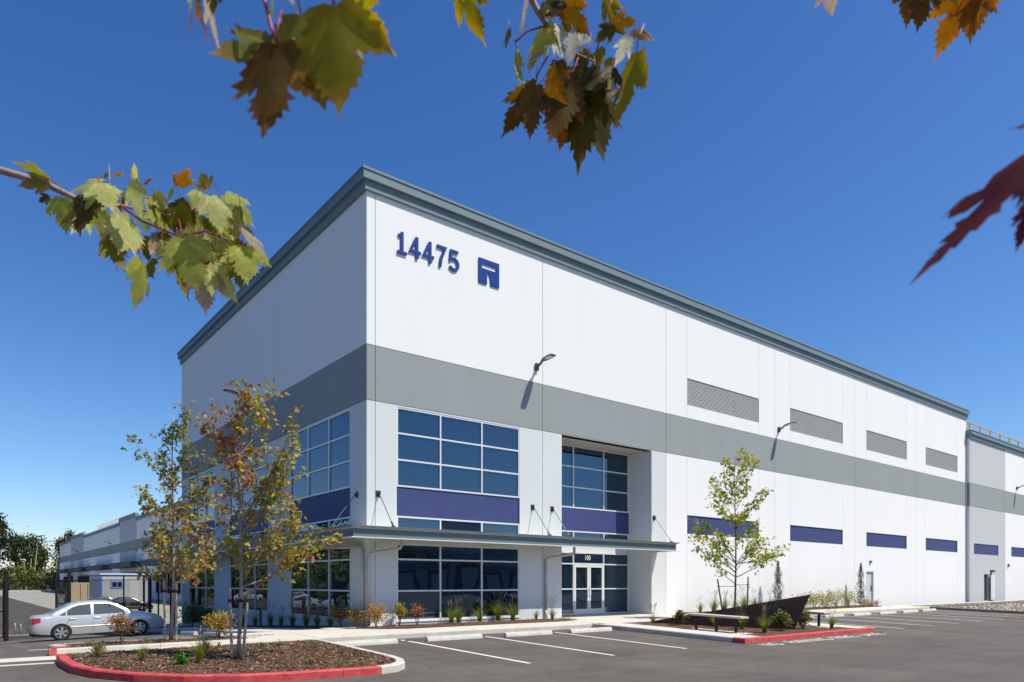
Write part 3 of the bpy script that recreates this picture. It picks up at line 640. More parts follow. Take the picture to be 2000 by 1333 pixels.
mb = MB(); mb.box(56.42, 57.40, -.40, -.35, .17, 2.22); o = mb.build('open_door_leaf', wmetal, wing); o.matrix_parent_inverse = Matrix.Translation((-52.2, 0, 0))
mb = MB(); mb.tube([(57.28, -.40, 1.1), (57.28, -.47, 1.1), (57.15, -.47, 1.1)], .015, 6); o = mb.build('door_lever', steel, wing); o.matrix_parent_inverse = Matrix.Translation((-52.2, 0, 0))
mb = MB(); WF.box(mb, 56.7, 57.1, 0, .25, 2.45, 2.62); WF.box(mb, 56.85, 56.92, 0, .06, 2.2, 2.45); o = mb.build('door_light', steel, wing); o.matrix_parent_inverse = Matrix.Translation((-52.2, 0, 0))
mb = MB(); WF.box(mb, 60.9, 61.05, 0, .12, 2.95, 3.2); o = mb.build('wall_box', steel, wing); o.matrix_parent_inverse = Matrix.Translation((-52.2, 0, 0))
wall_lamp(WF, 63.2, 9.95, 'small dark area light on lower wing at the right edge')
rail = empty('roof_guardrail', (52.3, .6, 13.6), 0, 'yellow guardrail along the roof of the right wing', 'railing')
ylw = mat('safety_yellow', (.80, .43, .03), .6, spec=.2)
for k in range(14):
    mb = MB(); mb.tube([(k * 2.4, 0, 0), (k * 2.4, 0, 1.12)], .07, 6); mb.build('post', ylw, rail)
for z in (.6, 1.1): mb = MB(); mb.tube([(0, 0, z), (31.2, 0, z)], .045, 6); mb.build('top_rail' if z > 1 else 'mid_rail', ylw, rail)

# ------------------------------------------------------------------ dock wing on the left, set back behind the truck court
dock = empty('dock_wing', (16, 24, -1.3), 0, 'long shaded dock wing with grey band and truck dock canopies', 'building')
DF = Fr((16, 24), (0, 1), (-1, 0)); DI = Matrix.Translation((-16, -24, 1.3))
def dput(mb, nm, m, par=None):
    o = mb.build(nm, m, par or dock)
    if par is None: o.matrix_parent_inverse = DI
    return o
mb = MB(); DF.box(mb, .02, 216, -20, -.04, -1.6, 12.9); dput(mb, 'wall_core', core)
k = 0; u = 0.
tall = [(99, 115.4), (168, 184)]
while u < 215:
    v = min(216, u + 8.26); istall = any(a - 2 < (u + v) / 2 < b + 2 for a, b in tall); m1 = greyp if istall else white; top = 13.75 if istall else 13.0
    for a, b, m, nm in ((-1.6, Z1, m1, 'wall_panel'), (Z1, Z2, band, 'band_panel'), (Z2, top, m1, 'wall_panel')):
        mb = MB(); DF.box(mb, u + .04, v - .04, -.3, 0, a + J, b - J); dput(mb, nm, m)
    mb = MB(); DF.box(mb, u, v, -.4, .2, top, top + .7); dput(mb, 'cornice', corn)
    u = v
for c in range(7):                      # dock canopies, each over three doors
    a = 3 + c * 30.2; b = a + 21.5
    mb = MB(); DF.box(mb, a, b, .02, 2.0, 4.35, 5.35); dput(mb, 'dock_canopy', mat('dark_canopy', (.045, .06, .075), .6, spec=.2))
    for j in range(4):
        mb = MB(); DF.box(mb, a + 1 + j * 4.5, a + 3.9 + j * 4.5, .01, .06, -.1, 2.9); d = dput(mb, 'dock_door', mat('dock_door_paint', (.5, .5, .49), .6))
        mb = MB(); DF.box(mb, a + .6 + j * 4.5, a + 1 + j * 4.5, .01, .5, -.1, 3.3); DF.box(mb, a + 3.9 + j * 4.5, a + 4.3 + j * 4.5, .01, .5, -.1, 3.3); DF.box(mb, a + 1 + j * 4.5, a + 3.9 + j * 4.5, .01, .5, 2.9, 3.3); o = dput(mb, 'dock_seal', rub)
for u, lab in ((125.5, 'distant dark area light on dock wing wall, nearer one'), (175, 'distant dark area light on dock wing wall, farther one')):
    lo = wall_lamp(DF, u, 9.9, lab); lo.scale = (1.6, 1.6, 1.6)
rail2 = empty('roof_guardrail', (16.5, 147, 13.7), 0, 'distant yellow guardrail sections on dock wing roof', 'railing')
for k in range(40):
    if 43 < k * 2.2 < 61: continue
    mb = MB(); mb.tube([(0, k * 2.2 - 20, 0), (0, k * 2.2 - 20, 1.2)], .05, 5); mb.build('post', ylw, rail2)
for a, b in ((-20, 24), (42, 68)):
    for z in (.6, 1.15): mb = MB(); mb.tube([(0, a, z), (0, b, z)], .04, 5); mb.build('top_rail' if z > 1 else 'mid_rail', ylw, rail2)

# ------------------------------------------------------------------ wheel stops
def stop_mesh(L):
    mb = MB(); pr = [(-.085, 0), (-.075, .06), (-.045, .125), (.045, .125), (.075, .06), (.085, 0)]; n = len(pr)
    vs = [(x, y, z) for x in (-L / 2, -L / 2 + .03, L / 2 - .03, L / 2) for y, z in pr]
    vs = [(v[0], v[1] * (.86 if abs(v[0]) == L / 2 else 1), v[2] * (.88 if abs(v[0]) == L / 2 else 1)) for v in vs]
    fs = [(i * n + k, i * n + k + 1, (i + 1) * n + k + 1, (i + 1) * n + k) for i in range(3) for k in range(n - 1)] + [tuple(range(n)), tuple(3 * n + k for k in range(n))[::-1]]
    mb.add(vs, fs); return mb.mesh('wheel_stop', mat('stop_concrete', (.56, .54, .50), .85, var=.12, vscale=4, bump=.3, bscale=40, fine=.1))
sm = stop_mesh(1.83); LB = 'white concrete wheel stop '
stops = [(-2.38, -4.62, 'in the bay beside the near island'), (.38, -4.62, 'in front of the large office window, second from near island'), (3.02, -4.72, 'third from near island, below the canopy'),
         (5.62, -4.78, 'right beside the sculpture island kerb'), (16.1, -4.75, 'just beyond the sculpture island'), (18.85, -4.75, 'second beyond the sculpture island'), (21.55, -4.8, 'third beyond sculpture island, past the far bench'),
         (24.2, -4.85, 'in front of the yellow ramp patch'), (26.9, -4.9, 'right after the yellow ramp patch'), (29.6, -4.9, 'second to last before the gravel bed'), (32.3, -4.8, 'last in the row before the gravel bed')]
for x, y, l in stops:
    o = link('wheel_stop', sm); o.location = (x, y, T(x, y) + .003); o.rotation_euler = (math.atan(.028), 0, random.uniform(-.02, .02)); tag(o, LB + l, 'wheel stop', 'concrete wheel stops')
for y, l in ((-.1, 'left of the rear island maple, nearest the corner'), (2.5, 'in shade behind the round orange shrub'), (5.4, 'in shade just right of the silver sedan nose'), (8.3, 'in shade under the silver sedan front')):
    x = -4.15; o = link('wheel_stop', sm); o.location = (x, y, T(x, y) + .003); o.rotation_euler = (0, math.radians(-2.7) * -1, math.pi / 2); tag(o, LB + l, 'wheel stop', 'concrete wheel stops')
# yellow tactile ramp patch on the kerb
mb = MB(); mb.box(23.6, 25.6, -3.70, -3.25, .153, .158); o = mb.build('ramp_patch', yelp, sw if False else None); tag(o, kind='structure')

# ------------------------------------------------------------------ steel prow planter and benches
prow = empty('steel_prow_planter', (11.35, -8.65, 0), 0, 'dark weathered steel wedge rising to a prow in sculpture island', 'sculpture')
PI_ = Matrix.Translation((-11.35, 8.65, 0))
B0, B1 = Vector((11.32, -8.62, T(0, -8.62) + .1)), Vector((11.60, -9.05, 1.20))
def plate(A, nm):
    A0 = Vector((A[0], A[1], T(0, A[1]) + .08)); A1 = A0 + Vector((0, 0, .12)); n = 10; mb = MB(); vs = []
    inw = Vector((11.3 - A[0], -5.2 - (A[1] - 8.6) / 2 + 3, 0)); d = (B0 - A0); inn = Vector((-d.y, d.x, 0)).normalized(); inn = inn if inn.dot(Vector((11.3, -4, 0)) - A0) > 0 else -inn
    th = inn * .035
    for i in range(n + 1):
        t = i / n; lo = A0.lerp(B0, t); hi = A1.lerp(B1, t) - inn * (.10 * t * 0); vs += [lo, hi, hi + th, lo + th]
    fs = [(4 * i + k, 4 * i + (k + 1) % 4, 4 * i + 4 + (k + 1) % 4, 4 * i + 4 + k) for i in range(n) for k in range(4)] + [(0, 1, 2, 3), tuple(4 * n + k for k in range(4))]
    mb.add(vs, fs); o = mb.build(nm, corten, prow); o.matrix_parent_inverse = PI_
plate((9.12, -4.35), 'steel_plate'); plate((13.5, -4.35), 'steel_plate')
mb = MB(); n = 8; vs = []                 # soil inside, rising with the plates
for i in range(n + 1):
    t = i / n
    for q in range(5):
        L0 = Vector((9.12, -4.35)).lerp(Vector((11.30, -8.55)), t); L1 = Vector((13.5, -4.35)).lerp(Vector((11.34, -8.55)), t); p = L0.lerp(L1, q / 4); vs.append((p.x, p.y, T(0, p.y) + .12 + .75 * t))
mb.add(vs, [(5 * i + q, 5 * i + q + 1, 5 * i + q + 6, 5 * i + q + 5) for i in range(n) for q in range(4)]); o = mb.build('soil_fill', mulchm, prow); o.matrix_parent_inverse = PI_
def bench(x, y, label):
    z = T(x, y) + .145; o = empty('bench', (x, y, z), 0, label, 'bench'); o.rotation_euler = (math.atan(.028), 0, 0)
    mb = MB(); mb.box(-.22, .22, -1.02, 1.02, .455, .515); s_ = mb.build('seat', mat('bench_seat', (.52, .48, .42), .6, var=.08, vscale=6), o); bevel(s_, .012)
    mb = MB(); mb.box(-.20, .20, -1.0, 1.0, .43, .453); mb.build('seat_frame', blk, o)
    for yy in (-.72, 0, .78): mb = MB(); mb.box(-.035, .035, yy - .035, yy + .035, 0, .43); mb.build('leg', blk, o)
bench(8.42, -7.62, 'backless bench with pale seat in front of the dark steel wedge'); bench(13.62, -7.55, 'dark bench behind the steel wedge, mostly hidden by it')

# ------------------------------------------------------------------ plants
def rv(s=1.): return Vector((random.gauss(0, s), random.gauss(0, s), random.gauss(0, s)))
def jit(c, a=.25): k = random.uniform(1 - a, 1 + a); return tuple(max(0, q * k * random.uniform(.9, 1.1)) for q in c)
G1, G2, OL, YG, OR, RD, BR, DK = (.19, .225, .045), (.12, .165, .035), (.30, .265, .055), (.44, .385, .06), (.46, .235, .07), (.38, .14, .085), (.33, .19, .075), (.04, .065, .018)
LEAF5 = [(0, 0), (.30, -.06), (.22, .14), (.52, .38), (.26, .46), (.20, .60), (0, 1.02), (-.20, .60), (-.26, .46), (-.52, .38), (-.22, .14), (-.30, -.06)]
def small_leaf(mb, p, d, nrm, L):
    d = d.normalized(); s_ = d.cross(nrm)
    if s_.length < 1e-4: s_ = Vector((1, 0, 0))
    s_.normalize(); n = s_.cross(d)
    vs = [p + (s_ * x + d * y + n * (.22 * abs(x) - .18 * y * y)) * L for x, y in LEAF5] + [p + d * (.42 * L)]
    k = len(LEAF5); mb.add(vs, [(0, 1, k), (1, 2, k), (2, 3, 4, k), (4, 5, 6, k), (6, 7, 8, k), (8, 9, 10, k), (10, 11, k), (11, 0, k)])
def simple_leaf(mb, p, d, nrm, L, wd=.35):
    d = d.normalized(); s_ = d.cross(nrm)
    if s_.length < 1e-4: s_ = Vector((1, 0, 0))
    s_.normalize(); n = s_.cross(d); q = [p, p + (d * .5 + s_ * wd + n * .1) * L, p + (d - n * .12) * L, p + (d * .5 - s_ * wd + n * .1) * L]
    mb.add(q, [(0, 1, 2), (0, 2, 3)])

def maple(name, label, base, bpx, tips, pal, lean=0., leafL=.115, per=24, stakes=(), trunk_r=.040, group='young maples with stakes', bk=bark, spread=.115, top=None):
    base = Vector(base); dep = depth(base); mpp = dep / FPX; root = empty(name, base, 0, label, 'tree', group); inv = Matrix.Translation(-base)
    topy = min(t[1] for t in tips) if top is None else top
    bpy_ = HZ - (base.z - CAM.z) / mpp
    H = (bpy_ - topy) * mpp * .97
    def trunk_at(h): u = h / H; return base + UP * h + RGT * (lean * u * u + .05 * math.sin(u * 5)) + FWD * (.04 * math.sin(u * 4 + 1))
    tb = MB(); n = 16; tb.tube([trunk_at(H * i / n) for i in range(n + 1)], [trunk_r * (1 - .9 * (i / n) ** .9) * (1.25 if i == 0 else 1) + .004 for i in range(n + 1)], 10)
    o = tb.build('trunk', bk, root, smooth=True); o.matrix_parent_inverse = inv
    lb = MB(); cr = MB(); first = .20 * H
    for (px, py) in tips:
        dz = (bpy_ - py) * mpp; dx = (px - bpx) * mpp; fd = random.gauss(0, .36) * (.35 + abs(dx)) * .8 + random.gauss(0, .18)
        tip = base + UP * dz + RGT * dx + FWD * fd; hor = math.hypot(dx, fd)
        h0 = clamp(dz - hor * random.uniform(.75, 1.15) - .25, first + random.uniform(0, 1.15), H * .93); s0 = trunk_at(h0)
        mid = s0.lerp(tip, .5) + Vector((0, 0, -.10 * hor)) + rv(.03); pts = []
        for i in range(9):
            t = i / 8; pts.append(s0 * (1 - t) ** 2 + mid * 2 * t * (1 - t) + tip * t * t + (rv(.012) if 0 < i < 8 else Vector()))
        r0 = min(trunk_r * .45, .004 + .0065 * (tip - s0).length); lb.tube(pts, [r0 * (1 - .85 * i / 8) + .0022 for i in range(9)], 5, cap=False)
        ln = (tip - s0).length; nl = int(per * (.6 + .55 * min(ln, 1.6)))
        for _ in range(nl):
            t = random.random() ** .6 * .72 + .30; t = min(1.04, t); i = min(7, int(t * 8)); p = pts[i].lerp(pts[i + 1], min(1, t * 8 - i)); q = p + rv(spread * random.uniform(.4, 1.1)); q.z += random.uniform(-.05, .05)
            if random.random() < .5: lb.tube([p, (p + q) / 2 + rv(.01), q], [.003, .0022, .0014], 3, cap=False)
            for _ in range(random.choice((2, 3, 3, 4))):
                dd = Vector((random.gauss(0, .8), random.gauss(0, .8), random.gauss(-.45, .5))); nn = Vector((random.gauss(0, .6), random.gauss(0, .6), 1)).normalized()
                cr.tint = jit(pal(q, px, py)); small_leaf(cr, q + rv(.05), dd, nn, leafL * random.uniform(.65, 1.15))
    o = lb.build('branches', bk, root, smooth=True, fixn=False); o.matrix_parent_inverse = inv
    o = cr.build('crown', treel, root, tint=True); o.matrix_parent_inverse = inv; tag(o, kind='stuff')
    for (a, b, c) in stakes:             # bottom px offset (m), top offset (m), height
        s0 = base + RGT * a[0] + FWD * a[1] - UP * .1; s1 = base + RGT * b[0] + FWD * b[1] + UP * c
        mb = MB(); mb.tube([s0, s1], [.030, .028], 8); o = mb.build('stake', stakew if bk is bark else barkd, root, smooth=False); o.matrix_parent_inverse = inv
        h = c * .82; sp = s0.lerp(s1, (h + .1) / (c + .1)); tp = trunk_at(h)
        mb = MB(); d = (tp - sp).normalized(); mb.tube([sp - d * .045, sp.lerp(tp, .5) - UP * .012, tp + d * .05], [.012, .011, .012], 6); mb.tube([sp + Vector((0, 0, -.03)), sp + Vector((0, 0, .03))], .034, 8); mb.tube([tp + Vector((0, 0, -.03)), tp + Vector((0, 0, .03))], trunk_r * .95, 8)
        o = mb.build('tie_strap', rub, root); o.matrix_parent_inverse = inv
    return root
def pick(*w):
    cs = [c for c, k in w]; ks = [k for c, k in w]; return random.choices(cs, ks)[0]
def pal2(q, px, py):
    if px < 505 and py < 1000: return pick((OR, 3), (RD, 1.8), (BR, 3.2), (OL, 3.2), (YG, 1.2))
    return pick((YG, 3.2), (OL, 4), (G1, 2.4), (OR, 1.3), (RD, .5), (BR, .8))
def pal1(q, px, py):
    if py < 930: return pick((G1, 4), (G2, 3), (OL, 3), (BR, 1), (RD, .4))
    if px > 370: return pick((OR, 1.6), (BR, 2.4), (OL, 4), (YG, 2), (G1, 2), (RD, .8))
    return pick((OL, 4.5), (G1, 2.5), (BR, 2.2), (YG, 1.5), (OR, .9), (RD, .4))
def pal3(q, px, py): return pick((YG, 3), ((.36, .39, .05), 4), ((.27, .32, .045), 3), (G1, 1.5))
tips2 = [(476, 752), (500, 768), (521, 758), (515, 790), (395, 822), (418, 803), (452, 812), (500, 795), (520, 812), (478, 832), (430, 858), (448, 850), (412, 866), (604, 836), (586, 862), (560, 884), (545, 905), (594, 884), (576, 930), (530, 935), (500, 900), (470, 900), (440, 932), (430, 985), (450, 960), (545, 955), (592, 990), (560, 1002), (640, 1038), (672, 1050), (626, 1053), (600, 1022), (575, 1012), (540, 1042), (505, 1044), (440, 1046), (425, 1022), (450, 1068), (503, 1066), (600, 1064), (565, 1075), (480, 870), (510, 860), (490, 940), (515, 980), (480, 1000)]
maple('maple_tree', 'staked young maple turning orange and red in the near mulch island', (-6.2, -6.6, .07), 465, tips2, pal2, lean=.12, stakes=(((-.10, -.02), (-.18, .05), 1.42), ((.14, -.12), (.24, -.05), 1.42)), per=15)
tips1 = [(366, 798), (352, 812), (340, 832), (356, 842), (330, 852), (285, 864), (300, 888), (314, 882), (322, 912), (372, 872), (360, 892), (346, 902), (410, 892), (416, 918), (400, 942), (390, 962), (270, 958), (285, 982), (300, 962), (325, 952), (350, 962), (375, 987), (330, 1002), (276, 1028), (295, 1042), (312, 1022), (290, 1062), (340, 1052), (380, 1032), (410, 1012), (402, 1052), (430, 1058), (360, 1077), (300, 1082), (330, 1087), (420, 1087), (390, 1102), (355, 1112), (310, 1117), (380, 1130), (340, 930), (365, 940), (345, 985), (320, 1060), (370, 1010), (270, 1110)]
maple('maple_tree', 'staked young olive-green maple in the narrow rear island beside the silver sedan', (-6.39, -1.9, .14), 332, tips1, pal1, stakes=(((-.16, .05), (-.19, .05), 1.52), ((.15, -.02), (.16, -.02), 1.5)), per=17, lean=.15)
tips3 = [(1455, 882), (1470, 890), (1482, 898), (1425, 893), (1430, 912), (1393, 927), (1415, 932), (1388, 957), (1460, 926), (1472, 942), (1440, 962), (1420, 962), (1400, 982), (1500, 956), (1486, 967), (1470, 987), (1450, 1002), (1410, 1002), (1364, 1010), (1385, 1017), (1343, 1050), (1360, 1052), (1370, 1037), (1400, 1042), (1396, 1067), (1420, 1052), (1482, 1016), (1497, 1032), (1517, 1052), (1512, 1072), (1480, 1047), (1476, 1067), (1450, 1042), (1376, 1084), (1512, 1084), (1492, 1084), (1440, 1010), (1435, 940)]
maple('maple_tree', 'staked light green maple standing behind the dark steel wedge', (13.55, -4.85, .12), 1437, tips3, pal3, leafL=.14, per=17, stakes=(((-.36, .2), (-.62, .2), 1.62), ((.46, -.1), (.50, -.1), 1.70)), bk=barkd, spread=.13, lean=.05)

def grass_mesh(h, n, spread, pal, seeds=0, sh=1.35):
    mb = MB(); sd = MB()
    for _ in range(n):
        a = random.uniform(0, 6.283); r = random.uniform(0, .06); out = random.uniform(.1, 1) * spread; L = h * random.uniform(.6, 1.1); wd = random.uniform(.004, .008); mb.tint = jit(random.choice(pal)); d = Vector((math.cos(a), math.sin(a), 0)); s_ = Vector((-d.y, d.x, 0)) * wd; p0 = d * r; pts = []
        for i in range(5):
            t = i / 4; pts.append(p0 + d * out * t * t * L + UP * L * (t - .28 * t * t * out))
        vs = []
        for i, p in enumerate(pts): k = 1 - .8 * i / 4; vs += [p - s_ * k, p + s_ * k]
        mb.add(vs, [(2 * i, 2 * i + 1, 2 * i + 3, 2 * i + 2) for i in range(4)])
    for _ in range(seeds):
        a = random.uniform(0, 6.283); L = h * sh * random.uniform(.8, 1.1); o_ = random.uniform(.05, .4); d = Vector((math.cos(a), math.sin(a), 0)); top = d * o_ * L * .8 + UP * L; sd.tint = (.25, .22, .12); sd.tube([d * .03, d * o_ * L * .25 + UP * L * .55, top], [.002, .0018, .0012], 3, cap=False); sd.tint = (.30, .20, .17) if random.random() < .5 else (.40, .35, .25); sd.tube([top - UP * .05 - d * .02, top, top + UP * .06 + d * .03], [.003, .006, .002], 4, cap=False)
    return mb.mesh('blades', grassl, tint=True), (sd.mesh('seed_stalks', grassl, tint=True) if seeds else None)
GP = [(.15, .20, .02), (.20, .24, .035), (.11, .16, .018), (.26, .25, .06)]; GD = [(.10, .13, .03), (.16, .17, .05), (.22, .19, .08)]
gm = [grass_mesh(.50, 150, .75, GP, 14), grass_mesh(.46, 120, .9, GP, 9), grass_mesh(.40, 70, 1.0, GD, 22, 1.7)]
def grass(x, y, z, v, s, label, grp='ornamental grass clumps'):
    o = empty('grass_clump', (x, y, z), random.uniform(0, 6), label, 'grass', grp); o.scale = (s, s, s * random.uniform(.92, 1.08)); b, sd = gm[v]
    tag(link('blades', b, o), kind='stuff')
    if sd: tag(link('seed_stalks', sd, o), kind='stuff')
for x, y, v, s, l in [(3.07, -.42, 0, 1.15, 'green grass clump below large office window, left of a touching pair'), (3.42, -.36, 0, 1.3, 'green grass clump below large office window, right of a touching pair'), (4.38, -.32, 1, 1.25, 'green grass clump below large window, third from the corner'),
                      (5.32, -.2, 0, 1.45, 'tallest green grass clump below the large office window'), (5.85, -.42, 1, 1.6, 'wide green grass clump at right end of the large office window'), (6.78, -.68, 1, .8, 'small grass clump left of the thin downspout'), (7.52, -.78, 2, 1.15, 'small wispy grass clump left of the entry recess')]:
    grass(x, y, .17, v, s, l)
for x, y, v, s, l in [(9.1, -4.45, 2, 1.0, 'thin wispy grass at low tip of the steel wedge'), (9.75, -6.6, 0, .95, 'grass clump behind the bench seat'), (9.95, -7.55, 0, 1.1, 'grass clump at right end of bench, against the steel'), (9.35, -8.75, 0, 1.25, 'bushy grass clump nearest the red kerb in front of steel wedge'), (13.2, -8.95, 0, .95, 'grass clump right of steel prow by the red kerb')]:
    grass(x, y, T(x, y) + .13, v, s, l)
for x, y, v, s, l in [(16.9, -.75, 1, 1.1, 'rounded grass clump by white wall just right of canopy'), (17.9, -.8, 0, 1.5, 'tall grass by white wall, second from the canopy'), (18.6, -.9, 0, 1.4, 'pale tall grass by white wall, third from the canopy'), (19.5, -.9, 1, 1.4, 'grass by white wall behind the wedge, fourth from the canopy'), (20.4, -.8, 0, 1.6, 'dark tall grass by white wall left of the maple stakes'), (21.3, -.8, 1, 1.6, 'grass by white wall at the left maple stake'), (22.8, -.8, 1, 1.4, 'grass by white wall between maple stakes')]:
    grass(x, y, .17, v, s, l)
for px_, (x, y, s, l) in enumerate([(-7.82, -6.05, .75, 'yellow-green grass tuft at left in near mulch island'), (-7.0, -6.9, 1.0, 'large grass tuft left of near maple in mulch'), (-6.55, -5.6, .95, 'grass tuft just left of the near maple stakes')]):
    grass(x, y, iz(x, y), 1, s, l)
for i, (y, s) in enumerate(((1.6, 1.0), (2.7, 1.1), (3.7, 1.2), (5.0, 1.1), (6.2, 1.0), (7.4, 1.2), (9.2, 1.0), (10.8, 1.2), (12.4, 1.0))):
    grass(-.55, y, T(-.55, y) + .15, 0, s, 'shaded grass clump along the left wall, number %s from the corner' % ('one two three four five six seven eight nine'.split()[i]))

def shrub(x, y, z, h, rx, label, pal, n=700, stems=7, L=.045, bottom=.35, cat='shrub', leaf=simple_leaf, nm='shrub', grp='small shrubs', wd=.35):
    o = empty(nm, (x, y, z), 0, label, cat, grp); st = MB(); lf = MB()
    cl = []
    for k in range(stems):
        a = random.uniform(0, 6.283); r = rx * random.uniform(.15, .85); tip = Vector((math.cos(a) * r, math.sin(a) * r, h * random.uniform(.65, .98))); st.tube([(math.cos(a) * .02, math.sin(a) * .02, -.02), tip * .5 + Vector((0, 0, h * .08)), tip], [.008, .006, .003], 4, cap=False); cl.append(tip)
        for j in range(3): c = tip * random.uniform(.6, 1.0) + rv(rx * .3); c.z = max(c.z, h * bottom); cl.append(c)
    for _ in range(int(n * 1.7)):
        p = random.choice(cl) + rv(rx * .24)
        if p.z < h * bottom * .7: p.z = h * bottom + random.uniform(0, .1)
        lf.tint = jit(random.choice(pal)); d = Vector((random.gauss(0, 1), random.gauss(0, 1), random.gauss(.25, .6))); kw = {'wd': wd} if leaf is simple_leaf else {}
        leaf(lf, p, d, Vector((random.gauss(0, .5), random.gauss(0, .5), 1)), 1.3 * L * random.uniform(.6, 1.25), **kw)
    st.build('stems', barkd, o, fixn=False); tag(lf.build('foliage', treel, o, tint=True), kind='stuff'); return o
PO = [OR, RD, BR, OL, YG, OR]; PG = [DK, G2, G1]; PY = [YG, OL, OR, (.30, .19, .03)]
shrub(-7.48, -1.95, .14, .62, .27, 'red and green shrub in front of the silver sedan door', [RD, OR, OL, G1, RD, BR], 520, bottom=.45, stems=6)
shrub(-5.18, -1.75, .14, .60, .36, 'round orange-yellow shrub left of near maple stakes', PY + [OR], 800, bottom=.35, stems=9)
shrub(-.55, .75, .13, .62, .30, 'dark orange shrub at building corner, leftmost of three', [BR, OL, OR], 560, bottom=.4)
shrub(-.28, .15, .14, .58, .34, 'brownish shrub at building corner, middle of three', [BR, OL, OR, YG], 560, bottom=.35)
shrub(.02, -.62, .15, .72, .36, 'bright orange shrub at building corner, rightmost of three', [OR, OR, YG, RD, BR], 700, bottom=.3, stems=9)
shrub(.98, -.45, .16, .72, .27, 'yellow-tipped shrub on bare stems left of the large office window', [YG, OL, OR, G1, YG], 480, bottom=.5, stems=6)
shrub(1.42, -.85, .16, .62, .24, 'thin rust-red shrub in front of the large office window', [(.34, .11, .05), RD, OR], 260, bottom=.35, stems=6)
shrub(-1.0, 17.5, T(-1, 17.5) + .15, 1.0, .8, 'wide dark green shrub in shade at far end of left wall', PG, 1600, stems=14, L=.07, bottom=.2)
shrub(-1.0, 14.3, T(-1, 14.3) + .15, .75, .4, 'small dark green shrub in shade along left wall', PG, 600, L=.06, bottom=.2)
shrub(9.3, -5.5, T(0, -5.5) + .13, .50, .22, 'broad-leaved green shrub at low end of the wedge behind bench', [G2, DK, G1, (.2, .22, .08)], 260, L=.07, bottom=.25)
shrub(10.72, -8.55, T(0, -8.5) + .13, .52, .27, 'glossy broad-leaved shrub left of the steel prow', [G2, DK, G1, (.2, .22, .08)], 340, L=.075, bottom=.2)
shrub(12.05, -8.55, T(0, -8.5) + .13, .52, .25, 'glossy broad-leaved shrub right of the steel prow', [DK, G2, G1, (.2, .22, .08)], 340, L=.075, bottom=.2)
for x, s, l in ((25.2, .8, 'leftmost'), (26.4, .9, 'second'), (27.6, .95, 'third'), (28.9, 1.0, 'fourth'), (30.3, 1.05, 'fifth')):
    shrub(x, -1.25, .16, .8 * s, .5, 'loose yellow-green shrub along white wall, %s in the row right of wedge' % l, [(.25, .24, .06), YG, (.17, .19, .04)], 300, L=.07, bottom=.15, stems=10)
for x, l in ((31.6, 'nearest the columnar evergreen'), (32.4, 'in the middle'), (33.4, 'at the bed end')): shrub(x, -1.5, .16, .28, .25, 'tiny reddish shrub at bed end left of grey door, %s' % l, [OR, YG, RD, G1], 120, L=.05, bottom=.1)
shrub(-8.42, -5.05, iz(-8.42, -5.05) if False else T(0, -5.0) + .12, .28, .16, 'small bronze shrub at back of near mulch island', [OL, BR, DK, G1], 220, L=.035, bottom=.1)
shrub(-7.35, -6.95, T(0, -6.9) + .12, .16, .16, 'low bright green weed beside a grass tuft in near island', [(.07, .20, .02), (.1, .24, .03)], 160, L=.045, bottom=.05)
for i, (x, y) in enumerate(((-8.2, -2.2), (-7.0, -2.3), (-8.3, -6.9), (-6.0, -4.6), (-5.2, -5.0), (-4.7, -4.9), (-4.1, -5.5), (-4.0, -7.6), (-4.1, -7.0), (-5.3, -8.1), (-6.2, -4.4))):
    shrub(x, y, T(x, y) + .125, .10, .09, 'small green weed sprouting in mulch, %s' % ('left end of rear island|middle of rear island|left part of near island|back edge behind near maple|behind near maple right side|back of near island centre|back right of near island|right nose of near island|near the bare kerb side|front right of near island|beside the walk behind near maple'.split('|')[i]), [G1, (.14, .2, .03)], 45, L=.03, bottom=.02, stems=3, nm='weed', cat='weed', grp='weeds in the mulch')

def cypress(x, y, z, h, r, label):
    o = empty('columnar_evergreen', (x, y, z), 0, label, 'tree', 'columnar evergreens'); tb = MB(); tb.tube([(0, 0, -.05), (0, 0, h * .9)], [.035, .006], 6); tb.build('trunk', barkd, o)
    mb = MB()
    for _ in range(1500):
        t = random.random() ** 1.2; hh = h * (.05 + .93 * t); rr = r * (1 - t ** 1.6) * (.55 + .45 * math.sin(t * 9 + 1) ** 2) + .02; a = random.uniform(0, 6.283); q = Vector((math.cos(a), math.sin(a), 0)); p = q * rr * random.uniform(.3, 1.0) + UP * hh; mb.tint = jit(random.choice([(.07, .095, .055), (.11, .14, .08), (.045, .07, .04)]))
        d = (q * .45 + UP + rv(.2)).normalized(); s_ = d.cross(q).normalized() * .011; L = random.uniform(.07, .17); mb.add([p - s_, p + s_, p + d * L + s_ * .3, p + d * L], [(0, 1, 2, 3)])
    tag(mb.build('crown', needle, o, tint=True), kind='stuff')
cypress(23.6, -.75, .15, 2.55, .48, 'columnar evergreen against white wall behind the steel wedge'); cypress(33.0, -.7, .15, 2.6, .46, 'columnar evergreen against white wall left of the grey door')

